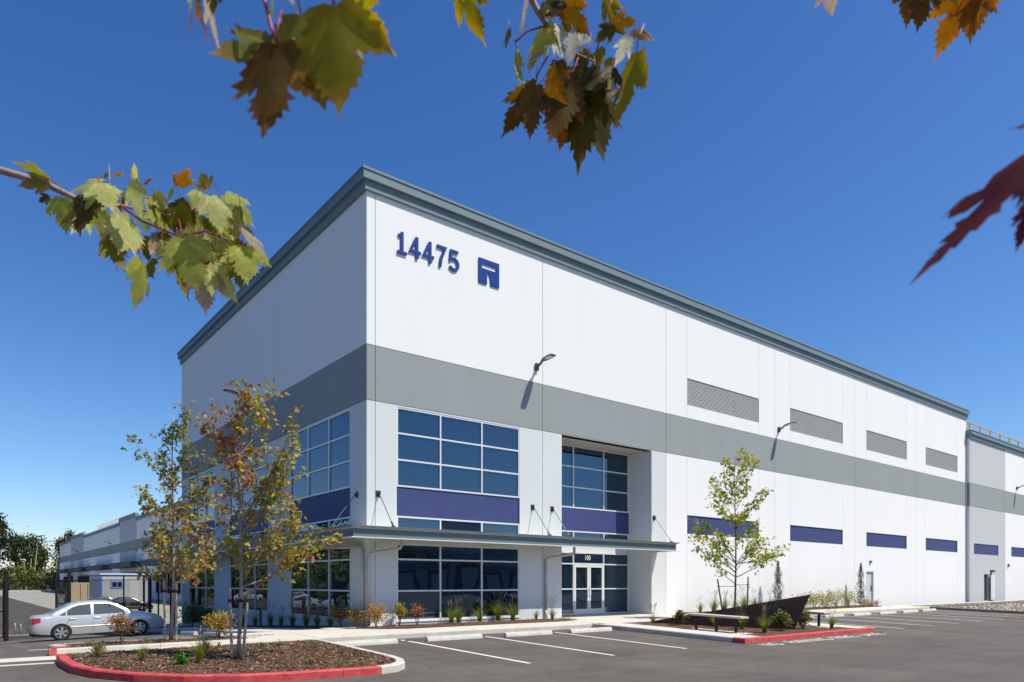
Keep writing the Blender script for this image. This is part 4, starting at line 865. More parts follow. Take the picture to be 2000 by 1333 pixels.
# ------------------------------------------------------------------ cars
def catmull(P, x):
    if x <= P[0][0]: return P[0][1]
    if x >= P[-1][0]: return P[-1][1]
    for i in range(len(P) - 1):
        if P[i][0] <= x <= P[i + 1][0]:
            x0, y0 = P[i]; x1, y1 = P[i + 1]; t = (x - x0) / (x1 - x0)
            m0 = (y1 - P[i - 1][1]) / (x1 - P[i - 1][0]) if i else (y1 - y0) / (x1 - x0); m1 = (P[i + 2][1] - y0) / (P[i + 2][0] - x0) if i < len(P) - 2 else (y1 - y0) / (x1 - x0); h = x1 - x0
            return (2 * t ** 3 - 3 * t * t + 1) * y0 + (t ** 3 - 2 * t * t + t) * h * m0 + (-2 * t ** 3 + 3 * t * t) * y1 + (t ** 3 - t * t) * h * m1
TOP = [(-2.26, .56), (-2.23, .72), (-2.17, .90), (-2.0, .955), (-1.72, .975), (-1.50, 1.09), (-1.02, 1.33), (-.7, 1.405), (-.2, 1.435), (.2, 1.415), (.42, 1.36), (.8, 1.16), (1.14, .965), (1.5, .90), (1.85, .83), (2.08, .73), (2.19, .62), (2.25, .52)]
WID = [(-2.26, .60), (-2.22, .70), (-2.1, .78), (-1.8, .84), (-1.2, .86), (0, .865), (1.2, .86), (1.75, .83), (2.05, .75), (2.18, .66), (2.25, .55)]
BOT = [(-2.26, .36), (-2.2, .30), (-1.9, .24), (-1.0, .19), (1.0, .19), (1.95, .21), (2.2, .26), (2.25, .34)]
AX = (-1.31, 1.30)
def sec(x):
    zt, W, zb = catmull(TOP, x), catmull(WID, x), catmull(BOT, x); zs = min(.90, zt - .045); gh = max(0, zt - .10 - zs); Wb = W - .045; Wr = Wb - .40 * gh
    if gh > .02: up = [(Wr, zs + gh), (Wr - .035, zt - .045), (Wr - .12, zt - .012)]
    else: up = [(Wb - .015, zs + .012), (Wb - .05, zs + .028), (Wb - .14, zt - .006)]
    zm = lambda z: min(z, zs - .02)
    lo = [(W - .13, zb), (W - .03, zb + .03), (W - .008, zm(max(zb + .08, .36))), (W, zm(.52)), (W - .004, zm(.66)), (W - .018, zm(.80)), (Wb, zs)]
    return lo + up + [(up[-1][0] * .55, zt + .004), (0, zt + .012)]
def car(name, loc, rz, paintm, label, grp='parked cars', pitch=0., alloy=True):
    o = empty(name, loc, rz, label, 'car', grp); o.rotation_euler = (0, pitch, rz)
    xs = sorted(set([round(-2.26 + 4.51 * i / 64, 4) for i in range(65)] + [-2.24, -2.2, 2.2, 2.235])); mb = MB(); rings = []
    for x in xs:
        s_ = sec(x); rings.append([(x, -y, z) for y, z in s_] + [(x, y, z) for y, z in s_[-2::-1]])
    n = len(rings[0]); vs = [v for r in rings for v in r]; fs = [(i * n + k, i * n + (k + 1) % n, (i + 1) * n + (k + 1) % n, (i + 1) * n + k) for i in range(len(xs) - 1) for k in range(n)] + [tuple(range(n)), tuple((len(xs) - 1) * n + k for k in range(n))[::-1]]
    mb.add(vs, fs); body = mb.build('body', paintm, o, smooth=True)
    cut = MB()
    for ax in AX:
        for sy in (-1, 1): cut.tube([(ax, sy * .62, .30), (ax, sy * 1.2, .30)], .345, 28)
    co = cut.build('cutter', rub, o); bm_ = body.modifiers.new('b', 'BOOLEAN'); bm_.object = co; bm_.operation = 'DIFFERENCE'; bm_.solver = 'EXACT'
    dg = bpy.context.evaluated_depsgraph_get(); dg.update(); me = bpy.data.meshes.new_from_object(body.evaluated_get(dg)); body.modifiers.clear(); body.data = me; bpy.data.objects.remove(co)
    es = body.modifiers.new('e', 'EDGE_SPLIT'); es.split_angle = R_(38)
    cg = MATS.get('car_glass') or glassmat('car_glass', (.8, .95, 1), 1.7, (.075, .095, .092))
    tr = mat('black_trim', (.02, .02, .021), .5)
    def side(poly, sy, nm, m, off=.005, par=o, lower=False):
        mb = MB(); pts = []
        for x, z in poly:
            if lower:
                q = sec(x)[:9]; y = q[0][0]
                for (ya, za), (yb, zb_) in zip(q, q[1:]):
                    if za <= z <= zb_: y = ya + (yb - ya) * (z - za) / max(1e-6, zb_ - za)
                y += off + .005
            else: y = catmull(WID, x) - .045 - .40 * max(0, z - .90) + off
            pts.append(Vector((x, sy * y, z)))
        c = sum(pts, Vector()) / len(pts); inn = Vector((0, -sy * .02, 0)); mb.face(pts)
        for a, b in zip(pts, pts[1:] + pts[:1]): mb.face([a, b, b + inn, a + inn])
        return mb.build(nm, m, par)
    for sy in (-1, 1):
        side([(.92, .925), (.78, 1.05), (.42, 1.26), (.30, 1.295), (-.22, 1.325), (-.24, .915)], sy, 'door_window', cg)
        side([(-.33, .915), (-.32, 1.325), (-.72, 1.29), (-.93, 1.215), (-1.10, 1.10), (-1.10, .925)], sy, 'door_window', cg)
        side([(-1.14, .925), (-1.14, 1.07), (-1.36, .945)], sy, 'quarter_window', cg)
        for xa in (.98, -.285, -1.02):       # door shut lines
            mb = MB(); zz = [.32, .5, .66, .8, .9] if xa > -1 else [.62, .7, .8, .9]; mb.tube([(xa + (.0 if xa > -1 else (z - .9) * .35), sy * (catmull(WID, xa) + .0005 - (.02 if z > .78 else 0) - (.028 if z > .85 else 0)), z) for z in zz], .0045, 4); mb.build('door_gap', tr, o)
        mb = MB(); mb.tube([(1.0, sy * (catmull(WID, .9) + .004), .50), (-1.0, sy * (catmull(WID, -.9) + .004), .50)], .015, 6); mb.build('side_moulding', paintm, o)
        for hx in (-.12, -.92): mb = MB(); mb.tube([(hx - .11, sy * .852, .79), (hx - .09, sy * .872, .80), (hx + .07, sy * .872, .80), (hx + .09, sy * .852, .79)], .014, 6); mb.build('door_handle', paintm, o)
        mb = MB(); mb.tube([(.80, sy * .80, .955), (.80, sy * .90, .975), (.80, sy * .98, .985)], [.02, .06, .05], 8); mb.build('mirror', paintm, o)
        for nm, x0, x1, zlo, zhi, m_ in (('tail_light', -2.19, -1.93, lambda t: .655 + .06 * t, lambda t: .875 + .01 * t, mat('tail_lamp_red', (.45, .008, .012), .15, coat=.6)), ('headlight', 1.84, 2.15, lambda t: .66 - .05 * t, lambda t: .765 - .07 * t, mat('head_lamp_lens', (.5, .52, .53), .08, coat=1))):
            mb = MB(); vs = []
            for a in range(9):
                t = a / 8; x = x0 + (x1 - x0) * t
                for b_ in range(4):
                    z = zlo(t) + (zhi(t) - zlo(t)) * b_ / 3; q = sec(x)[:9]; y = q[0][0]
                    for (ya, za), (yb, zb_) in zip(q, q[1:]):
                        if za <= z <= zb_: y = ya + (yb - ya) * (z - za) / max(1e-6, zb_ - za)
                    vs.append((x, sy * (y + .007), z))
            mb.add(vs, [(4 * a + b_, 4 * a + b_ + 1, 4 * a + b_ + 5, 4 * a + b_ + 4) for a in range(8) for b_ in range(3)]); mb.build(nm, m_, o, smooth=True)
        mb = MB(); mb.box(.30, .33, sy * .70 - .02, sy * .70 + .02, .93, 1.30); mb.build('pillar_trim', tr, o)
        side([(1.80, .545), (1.80, .57), (1.70, .575), (1.70, .55)], sy, 'side_marker', mat('marker_orange', (.55, .10, .02), .3), lower=True, off=.004)
    def top(x0, x1, nm, inset=.06, m=cg, zo=.010):
        mb = MB(); n_ = 6; vs = []
        for i in range(n_ + 1):
            x = x0 + (x1 - x0) * i / n_; s_ = sec(x); w_ = s_[9][0] + .06 - inset + .03; zt = catmull(TOP, x)
            for q in (-1, -.6, 0, .6, 1): vs.append((x, q * w_, zt + zo - .03 * abs(q) ** 3 + .004))
        mb.add(vs, [(5 * i + k, 5 * i + k + 1, 5 * i + 6 + k, 5 * i + 5 + k) for i in range(n_) for k in range(4)]); return mb.build(nm, m, o, smooth=True)
    top(1.09, .44, 'windscreen'); top(-1.64, -1.04, 'rear_window')
    for bx, z in ((-2.262, .42), (2.252, .40)):
        mb = MB(); mb.box(bx - .008, bx + .012, -.5, .5, z - .02, z + .02); mb.build('bumper_trim', tr, o)
    mb = MB(); mb.box(-2.20, 2.18, -.60, .60, .20, .30); mb.build('underbody', rub, o)
    for ax in AX:
        for sy in (-1, 1):
            mb = MB(); pr = [(.205, .02), (.285, .015), (.305, .04), (.31, .10), (.305, .16), (.285, .19), (.205, .19)]; ns = 32; vs = []
            for k in range(ns):
                a = 2 * math.pi * k / ns
                for r, d in pr: vs.append((ax + r * math.cos(a), sy * (.845 - d), .305 + r * math.sin(a)))
            m_ = len(pr); mb.add(vs, [(k * m_ + j, k * m_ + j + 1, ((k + 1) % ns) * m_ + j + 1, ((k + 1) % ns) * m_ + j) for k in range(ns) for j in range(m_ - 1)]); wh = mb.build('wheel', rub, o, smooth=True)
            mb = MB(); yd = sy * (.845 - .075); mb.tube([(ax, yd, .305), (ax, sy * .66, .305)], .205, 24); mb.build('brake_dish', mat('wheel_dark', (.03, .03, .032), .6), wh)
            mb = MB(); fo = sy * (.845 - .022)
            for k in range(6):
                a = k * math.pi / 3 + .3; c, s2 = math.cos(a), math.sin(a); rr = [(.03, .05), (.12, .032), (.205, .05)]; pts = []
                for r, hw in rr: pts.append([(ax + c * r - s2 * hw * q, fo - sy * (.0 if r < .15 else .004), .305 + s2 * r + c * hw * q) for q in (-1, 1)])
                for (p, q), (p2, q2) in zip(pts, pts[1:]): mb.add([p, q, q2, p2] + [(v[0], v[1] - sy * .03, v[2]) for v in (p, q, q2, p2)], [(0, 1, 2, 3), (0, 1, 5, 4), (1, 2, 6, 5), (2, 3, 7, 6), (3, 0, 4, 7)])
            rs = 28
            for k in range(rs):
                a, b = 2 * math.pi * k / rs, 2 * math.pi * (k + 1) / rs; mb.add([(ax + r * math.cos(t), fo - sy * .003, .305 + r * math.sin(t)) for t, r in ((a, .19), (b, .19), (b, .215), (a, .215))], [(0, 1, 2, 3)])
            mb.tube([(ax, fo + sy * .004, .305), (ax, fo - sy * .03, .305)], .055, 12)
            mb.build('rim', mat('rim_silver', (.55, .56, .57), .32, metal=.7), wh, fixn=False)
    return o
silver = mat('silver_paint', (.60, .61, .625), .3, metal=.4, coat=.8)
sed = car('silver_sedan', (-6.2, 10.45, -.52), 0, silver, 'silver sedan parked side-on behind the narrow island, nose in shade', pitch=-math.atan(.035))
def car_copy(name, loc, rz, pm, label, grp='parked cars'):
    c = copy_tree(sed); c.name = name; c.location = loc; c.rotation_euler = (0, 0, rz); tag(c, label, 'car', grp)
    for ch in c.children:
        if ch.type == 'MESH' and ch.data.materials and ch.data.materials[0] == silver:
            ch.data = ch.data.copy(); ch.data.materials[0] = pm
    return c
black = mat('black_paint', (.010, .011, .014), .2, coat=1); dgrey = mat('dark_grey_paint', (.045, .047, .055), .28, metal=.4, coat=.8); wcar = mat('white_car_paint', (.75, .75, .75), .3, coat=.8)
z0 = T(5, 60)
car_copy('dark_sedan', (3.05, 57.6, z0), 0, black, 'black sedan parked beyond the chain-link fence'); car_copy('dark_sedan', (1.7, 62.5, z0), 0, dgrey, 'dark grey sedan behind the black one beyond the fence')
for i, (x, y, rz, l) in enumerate(((-18.5, 52, 0, 'first'), (-23.6, 53, 0, 'second'), (-21, 58, 0, 'third'), (-29, 62, 0, 'fourth'), (-30, 84, 0, 'fifth'), (-26, 92, 0, 'sixth'))):
    car_copy('white_sedan', (x, y, T(x, y)), rz, wcar, 'white sedan in the far row seen reflected in left windows, %s from the drive' % l, 'white cars seen in reflection')

# ------------------------------------------------------------------ chain-link fence, gate, bollards
fence = empty('chain_link_fence', (-8.94, 14.5, -.8), 0, 'black chain-link fence with posts behind the silver sedan', 'fence'); FI = Matrix.Translation((8.94, -14.5, .8))
FA, FB = Vector((-8.94, 14.5, 0)), Vector((-.35, 23.45, 0)); fd = (FB - FA).normalized(); FL = (FB - FA).length
def fz(s_): p = FA + fd * s_; return T(p.x, p.y)
def fput(mb, nm, m, **k): o = mb.build(nm, m, fence, **k); o.matrix_parent_inverse = FI; return o
ZTOP = 1.68
for (x, y), r, top_ in (((-8.94, 14.5), .09, 2.05), ((-6.99, 16.53), .05, 2.05), ((-6.43, 17.12), .075, 2.12), ((-3.7, 19.96), .035, 1.95), ((-2.52, 21.19), .055, 1.95), ((-2.15, 21.57), .085, 1.9), ((-1.6, 22.15), .045, 1.9), ((-.42, 23.38), .10, 1.8), ((-.72, 23.05), .09, 1.8)):
    mb = MB(); mb.tube([(x, y, T(x, y) - .1), (x, y, top_), (x, y, top_ + .03)], [r, r, r * .5], 10); fput(mb, 'post', blk)
mb = MB(); mb.tube([FA + UP * ZTOP, FB + UP * (ZTOP + .08)], .024, 6); fput(mb, 'top_rail', blk)
mb = MB(); mb.tube([FA + UP * (fz(0) + .12), FB + UP * (fz(FL) + .12)], .012, 5); fput(mb, 'tension_wire', blk)
def links(A, B, z0a, z0b, z1, r, st, dense=1):
    mb = MB(); L = (B - A).length; d = (B - A).normalized(); Hh = z1 - min(z0a, z0b); u = -Hh; nrm = Vector((-d.y, d.x, 0)) * .001
    while u < L:
        for sg in (1, -1):
            u0, u1 = (u, u + Hh); t0, t1 = 0., 1.
            if u0 < 0: t0 = -u0 / Hh
            if u1 > L: t1 = (L - u0) / Hh
            if t1 <= t0: continue
            lo = min(z0a, z0b); zf = (lambda t: lo + Hh * t) if sg > 0 else (lambda t: z1 - Hh * t)
            p, q = A + d * (u0 + Hh * t0) + UP * zf(t0), A + d * (u0 + Hh * t1) + UP * zf(t1); w_ = Vector((0, 0, r * 1.4)); mb.face([p - w_, q - w_, q + w_, p + w_]); mb.face([p - d * 0 + nrm - w_, q + nrm - w_, q + nrm + w_, p + nrm + w_]) if dense > 1 else None
        u += st
    return mb
tag(fput(links(FA, FB, fz(0), fz(FL), ZTOP, .0048, .085), 'chain_link_mesh', blk, fixn=False), kind='stuff')
tag(fput(links(Vector((-6.99, 16.6, 0)), Vector((-6.43, 17.2, 0)), -1, -1, ZTOP, .0075, .04), 'chain_link_mesh', blk, fixn=False), kind='stuff')
gate = empty('gate_leaf', (-9.02, 14.6, -.8), 0, 'black gate leaf swung open at the left edge', 'gate'); gd = Vector((-.028, 1, 0)).normalized(); GL = 4.2
g0, g1 = Vector((0, 0, .12)), Vector(gd * GL) + Vector((0, 0, -.08))
for p in (g0, g1, g0.lerp(g1, .5)): mb = MB(); mb.tube([p, p + UP * 2.3], .035, 8); mb.build('upright', blk, gate)
for z in (0, 1.1, 2.3): mb = MB(); mb.tube([g0 + UP * z, g1 + UP * z], .03, 8); mb.build('rail', blk, gate)
tag(links(g0 - UP * g0.z, g1 - UP * g1.z, .12, .12, 2.4, .004, .07).build('chain_link_mesh', blk, gate, fixn=False), kind='stuff')
for x, y, nm, r, h, m, l in ((-4.2, 15.9, 'yellow_bollard', .085, 1.35, mat('bollard_yellow', (.72, .50, .02), .5), 'yellow steel bollard behind the silver sedan hood'), (-8.2, 22.0, 'steel_bollard', .055, .62, mat('galvanised', (.5, .51, .52), .45, metal=.4), 'left of two short grey pipe bollards behind the gate post'), (-7.98, 21.8, 'steel_bollard', .055, .58, None, 'right of two short grey pipe bollards behind the gate post')):
    m = m or MATS['galvanised']; z = T(x, y); o = empty(nm, (x, y, z), 0, l, 'bollard'); mb = MB(); mb.tube([(0, 0, -.05), (0, 0, h), (0, 0, h + .04), (0, 0, h + .055)], [r, r, r * .75, r * .3], 14); mb.build('post', m, o, smooth=True); mb = MB(); mb.tube([(0, 0, -.02), (0, 0, .02)], r * 1.5, 12); mb.build('footing', conc, o)
kerb(subdiv((-8.9, 20.3), (-6.8, 17.8), 1), 'kerb', kerbm, h=.14, side=1, wd=.2)
kerb([(-9.3, 22.6), (-8.9, 22.2), (-8.5, 21.9)], 'kerb', redk, h=.16, side=1, wd=.2)
gs = empty('marker_post', (-.62, 8.35, T(-.6, 8.3) + .15), 0, 'short green utility marker post in bed at left wall', 'post'); mb = MB(); mb.box(-.06, .06, -.03, .03, -.1, .62); mb.build('post', mat('green_plastic', (.02, .22, .16), .5), gs); mb = MB(); mb.box(-.065, .065, -.035, .035, .62, .66); mb.build('cap', mat('green_plastic_dark', (.012, .13, .10), .5), gs)

# ------------------------------------------------------------------ site office and container beyond the fence
off = empty('site_office', (1.95, 66, z0), 0, 'grey site office trailer with bright blue trim beyond the fence', 'trailer'); blu = mat('blue_trim_paint', (.02, .16, .55), .5)
tg = mat('trailer_grey', (.42, .43, .44), .6, var=.04)
mb = MB(); mb.box(0, 4.75, 0, 8, .75, 3.72); mb.build('body', tg, off); mb = MB(); mb.box(-.08, 4.83, -.1, 8.1, 3.72, 3.86); mb.build('roof', mat('trailer_roof', (.7, .7, .7), .5), off)
mb = MB(); mb.box(-.02, 4.77, -.03, -.002, 3.55, 3.71); mb.box(-.02, .14, -.031, -.003, .75, 3.55); mb.box(4.61, 4.77, -.031, -.003, .75, 3.55); mb.box(-.03, -.002, 0, 8, 3.55, 3.71); mb.build('trim', blu, off)
mb = MB(); mb.box(.95, 2.15, -.05, -.004, 2.25, 3.05); f_ = mb.build('window', blu, off); mb = MB(); mb.box(1.03, 2.07, -.06, -.051, 2.33, 2.97); mb.build('window_frame', alum, f_); 
for a, b in ((1.07, 1.53), (1.57, 2.03)): mb = MB(); mb.box(a, b, -.068, -.061, 2.37, 2.93); mb.build('pane', glass, f_)
mb = MB(); mb.box(2.75, 3.7, -.04, -.004, .85, 2.95); mb.build('door', mat('trailer_door', (.5, .5, .5), .5), off)
for k in range(24): mb = MB(); x = .2 + k * .185; (mb.box(x - .004, x + .004, -.008, -.002, .8, 3.54), mb.build('siding_rib', tg, off))
for a in (.1, 2.3, 4.45):
    mb = MB(); mb.box(a, a + .3, .3, .6, 0, .75); mb.build('pier', conc, off)
mb = MB(); mb.box(2.4, 4.1, -1.3, -.06, 0, .8); mb.build('stoop', stakew, off)
cont = empty('storage_container', (1.35, 85, z0), 0, 'tan corrugated storage container left of the site office', 'container'); tan = mat('tan_container_paint', (.50, .40, .24), .6, var=.06)
mb = MB(); mb.box(0, 2.9, 0, 6, .15, 2.85); mb.build('body', tan, cont)
for k in range(12): mb = MB(); x = .15 + k * .24; (mb.box(x, x + .11, -.05, -.002, .3, 2.7), mb.build('corrugation', tan, cont))
for x in (0, 2.8): mb = MB(); mb.box(x, x + .1, -.07, -.003, .1, 2.88); mb.build('corner_post', tan, cont)
for x in (1.1, 1.9): mb = MB(); mb.tube([(x, -.09, .3), (x, -.09, 2.7)], .025, 6); mb.build('locking_bar', chrome, cont)

# ------------------------------------------------------------------ background trees and hedge
def far_tree(x, y, h, r, label, pal, kind, grp='trees beyond the yard', n=900, bare=.2):
    z = -1.4; o = empty('background_tree', (x, y, z), 0, label, 'tree', grp); tb = MB(); lean = random.uniform(-.5, .5); tb.tube([(0, 0, -.3), (lean * .4, 0, h * .5), (lean, 0, h * .95)], [.26, .18, .04], 7); tr_ = []
    for k in range(10):
        t = random.uniform(bare, .9); a = random.uniform(0, 6.28); rr = r * (1 - t) ** .7 * .9 + .3; q = Vector((lean * t + math.cos(a) * rr, math.sin(a) * rr, h * (t + .06))); tb.tube([(lean * t, 0, h * t), q], [.07, .02], 4, cap=False)
    tb.build('trunk', barkd, o, fixn=False); mb = MB(); cl = []
    for _ in range(26):
        t = random.random(); hh = h * (bare + (1 - bare) * t)
        rr = r * ((1 - t) ** .75 + .06 if kind == 'cone' else math.sqrt(max(0, 1 - (2 * t - .8) ** 2 * .7)) * .9 + .05); a = random.uniform(0, 6.28); cl.append((Vector((math.cos(a) * rr * random.uniform(.2, 1) + lean * t, math.sin(a) * rr * random.uniform(.2, 1), hh)), r * random.uniform(.22, .42)))
    for _ in range(n):
        c, s_ = random.choice(cl); p = c + Vector((random.gauss(0, .55), random.gauss(0, .55), random.gauss(0, .5))) * s_ * 1.3; mb.tint = jit(random.choice(pal), .35); d = rv(1.); simple_leaf(mb, p, d, rv(1.), random.uniform(.4, .95), .4)
    tag(mb.build('crown', treel, o, tint=True), kind='stuff'); return o
EV = [(.035, .05, .018), (.05, .065, .022), (.025, .038, .015)]; DE = [(.07, .085, .022), (.10, .11, .03), (.05, .065, .018)]
ft = [(1.2, 252, 24, 3.8, 'tallest tree at left edge leaning over the hedge', EV, 'round'), (7, 276, 18.5, 4.2, 'dark bushy tree behind the hedge, second from left edge', EV, 'round'), (10.5, 268, 19, 5, 'dark bushy tree behind hedge between white snags', DE, 'round'), (15, 290, 15, 3.2, 'slender tree in the gap behind hedge', DE, 'cone'), (20.5, 276, 18, 4.0, 'olive tree behind hedge left of dock wing', DE, 'cone'), (24.5, 290, 22, 4, 'tall thin tree beside far end of dock wing', DE, 'cone'), (31, 300, 20, 5, 'tree peeking above the far end of dock wing', EV, 'round'), (-6, 270, 24, 6, 'broad dark tree just left of the frame edge', EV, 'round'), (-17, 280, 22, 6, 'broad dark tree further left of the frame', DE, 'round')]
for a in ft: far_tree(*a, n=2600)
for x, y, h, l in ((4.1, 255, 13, 'first'), (8.2, 255, 10.2, 'second'), (9.5, 255, 10.8, 'third'), (10.8, 255, 14.8, 'tallest'), (16.4, 255, 10.5, 'rightmost')):
    o = empty('dead_trunk', (x, y, -1.4), 0, 'bare pale dead trunk above the hedge, %s from the left' % l if l not in ('tallest', 'rightmost') else 'bare pale dead trunk above the hedge, %s one' % l, 'tree', 'dead trunks'); mb = MB(); mb.tube([(0, 0, -.3), (random.uniform(-.3, .3), 0, h * .5), (random.uniform(-.6, .6), 0, h)], [.26, .2, .1], 6); mb.build('trunk', mat('dead_wood', (.42, .36, .29), .8), o)
    mb = MB(); mb.tube([(0, 0, h * .6), (.8, 0, h * .7)], [.06, .02], 4); mb.build('branch', MATS['dead_wood'], o)
def hedge(pts, h, dd, nm, n, pal, L):
    mb = MB()
    for _ in range(n):
        a = random.choice(pts); p = Vector(a[:3]) + Vector((random.uniform(-a[3], a[3]), random.uniform(-dd, dd), 0)); bh = h * a[4] * (.7 + .3 * math.sin(p.x * .7 + p.y * .5) * math.sin(p.x * .23 + p.y * .3 + 2)); p.z += bh * random.random() ** .6; mb.tint = jit(random.choice(pal), .35); simple_leaf(mb, p, rv(1.), Vector((random.gauss(0, .7), random.gauss(-.3, .7), 1)), random.uniform(.5, 1.2) * L, .4)
    return tag(mb.build(nm, treel, tint=True), 'leafy green bank of shrubs beyond the yard', 'shrubs', kind='stuff')
HG = [(.10, .14, .025), (.14, .17, .03), (.07, .10, .02), (.17, .17, .05)]
hedge([(-30 + 6 * k, 247 + (k % 2), -1.5, 3.5, 1.0) for k in range(11)], 9.0, 5, 'hedge', 9000, HG, 1.0)
kerb([(-60, 236), (20, 236)], 'kerb', conc, h=.5, wd=.8)
# what stands across the lot on the left (seen mirrored in the left windows)
mb = MB()
for _ in range(30000):
    y = random.uniform(-20, 240); t = random.random(); x = -36 - 14 * t + random.gauss(0, 1); z = -1.2 + 8.5 * t + abs(random.gauss(0, .8)); mb.tint = jit(random.choice(HG), .35); simple_leaf(mb, Vector((x, y, z)), rv(1.), Vector((1, random.gauss(0, .5), 1)), random.uniform(.6, 1.5), .4)
tag(mb.build('hillside_shrubs', treel, tint=True), 'green shrub-covered bank across the lot, seen mirrored in the left windows', 'shrubs', kind='stuff')
bank = tag(grid([-75, -52, -37, -34], lin(-60, 262, 10), lambda x, y: {-75: 9., -52: 7.5, -37: -1.1, -34: -1.5}[x], 'bank', mat('bank_soil', (.05, .06, .02), .95, col2=(.08, .085, .03), vscale=.4)), kind='structure')
for i in range(12): far_tree(-54 - random.uniform(0, 8), 0 + i * 20 + random.uniform(-4, 4), random.uniform(9, 13), 4, 'dark tree on the bank across the lot, %s from the street' % ('first second third fourth fifth sixth seventh eighth ninth tenth eleventh twelfth'.split()[i]), EV if i % 2 else DE, 'round', 'trees on the bank across the lot', 700, .3)
for o in [q for q in bpy.data.objects if q.get('group') == 'trees on the bank across the lot']: o.location.z = 5
# warehouse across the street (seen mirrored in the front windows)
opp = empty('opposite_warehouse', (20, -74, -.5), 0, 'pale warehouse with dock doors across the lot, seen mirrored in front windows', 'building')
mb = MB(); mb.box(0, 110, -20, 0, -1, 10.6); mb.build('wall', greyp, opp); mb = MB(); mb.box(-.2, 110.2, -20.2, .25, 10.6, 11.3); mb.build('cornice', corn, opp)
mb = MB(); mb.box(-.01, 110.01, -19, .02, 6.2, 7.8); mb.build('band', band, opp)
for k in range(18):
    x = 6 + k * 5.6; mb = MB(); mb.box(x - .5, x + 3.3, .01, .5, .8, 4.6); ds = mb.build('dock_seal', rub, opp); mb = MB(); mb.box(x, x + 2.8, .502, .56, .9, 4.1); mb.build('dock_door', MATS['dock_door_paint'], ds)
mb = MB(); mb.box(3, 108, .02, 1.8, 5.0, 5.5); mb.build('dock_canopy', canop, opp)

# ------------------------------------------------------------------ overhanging maple the photograph was taken under
OUT = [(.10, -.045), (.21, -.05), (.24, .03), (.33, .04), (.30, .10), (.40, .15), (.36, .20), (.47, .27), (.43, .31), (.56, .43), (.48, .43), (.55, .60), (.45, .53), (.43, .58), (.34, .50), (.31, .53), (.20, .44), (.22, .53), (.30, .60), (.235, .625), (.275, .74), (.19, .73), (.20, .83), (.12, .82), (.11, .90), (.05, .93), (0, 1.08)]
def leaf_mesh(seed, curl, fold, tint_c, tint_e):
    rs = random.Random(seed); o1 = [(x * rs.uniform(.92, 1.06), y + rs.uniform(-.012, .012)) for x, y in OUT[:-1]] + [OUT[-1]]; o2 = [(-x * rs.uniform(.92, 1.06), y + rs.uniform(-.012, .012)) for x, y in OUT[:-1]][::-1]
    out = [(0, 0)] + o1 + o2; n = len(out); pts = [Vector(p) for p in out]
    for y in (.12, .24, .36, .48, .60, .72, .84): pts.append(Vector((0, y)))
    for sx in (-1, 1):
        for q in ((.10, .05), (.10, .18), (.2, .15), (.2, .27), (.32, .28), (.32, .38), (.43, .42), (.43, .5), (.10, .32), (.10, .45), (.10, .58), (.17, .62), (.09, .7), (.08, .8)): pts.append(Vector((sx * q[0], q[1])))
    r = delaunay_2d_cdt(pts, [], [list(range(n))], 1, 1e-4); mb = MB()
    def zz(x, y):
        ax = abs(x); lat = abs(y - .95 * ax) if ax > .05 else .0        # side veins run up and out
        return fold * ax * .5 + .05 * math.cos(min(1, lat * 7) * math.pi) * min(1, ax * 4) * .35 - curl * (y * .8) ** 2 - curl * .7 * (ax * 1.2) ** 2 + .02 * math.sin(9 * x + seed) * math.sin(7 * y + seed)
    vs = [Vector((p.x, p.y, zz(p.x, p.y))) for p in r[0]]
    for f in r[2]:
        c = sum((vs[k] for k in f), Vector()) / 3; e = clamp((Vector((c.x, c.y - .35)).length - .15) / .5 + rs.uniform(-.25, .25), 0, 1); k = rs.uniform(.9, 1.1); vn = min(abs(c.x) * 1.3, abs(abs(c.x) - .93 * c.y) * .8 if abs(c.x) > .05 else 9); k *= 1.28 if vn < .03 else 1.
        mb.tint = tuple((a * (1 - e) + b * e) * k for a, b in zip(tint_c, tint_e)); mb.add([vs[k_] for k_ in f], [(0, 1, 2)], 0)
    mb.tint = (.3, .03, .03); mb.tube([(0, .0, 0), (.0, -.14, -.03), (0, -.38, .02)], [.010, .009, .012], 5, 1)
    me = mb.mesh('leaf', [bigleaf, redst], smooth=False, tint=True)
    bm = bmesh.new(); bm.from_mesh(me); bmesh.ops.remove_doubles(bm, verts=bm.verts, dist=1e-5); bmesh.ops.recalc_face_normals(bm, faces=bm.faces)
    up = sum((f.normal.z * f.calc_area() for f in bm.faces if f.material_index == 0))
    if up < 0: bmesh.ops.reverse_faces(bm, faces=bm.faces)
    for f in bm.faces: f.smooth = True
    bm.to_mesh(me); bm.free(); return me
LC = {'pg': ((.46, .48, .17), (.47, .45, .20)), 'gr': ((.35, .38, .08), (.37, .34, .10)), 'ol': ((.14, .15, .025), (.20, .13, .03)), 'dk': ((.065, .065, .014), (.12, .065, .022)), 'ye': ((.22, .19, .018), (.30, .17, .02)), 'or': ((.22, .10, .02), (.34, .13, .025)), 'br': ((.11, .068, .014), (.19, .075, .02)), 'pk': ((.34, .31, .22), (.45, .28, .22)), 'wh': ((.42, .42, .34), (.46, .42, .36)), 'rd': ((.095, .022, .028), (.14, .04, .04))}
LM = {k: [leaf_mesh(i * 7 + hash_ * 31 + 3, (.16, .34, .55)[i] if k != 'rd' else .05, (.35, .15, .55)[i], *c) for i in range(3)] for hash_, (k, c) in enumerate(LC.items())}
mtree = empty('overhanging_maple', CAM + RGT * -2.4 + FWD * -.6 - UP * 1.75, 0, 'maple branches with turning leaves hanging into the top of view', 'tree'); MI = Matrix.Translation(-mtree.location)
def mput(mb, nm, m, par=None, **k):
    o = mb.build(nm, m, par or mtree, **k)
    if par is None: o.matrix_parent_inverse = MI
    return o
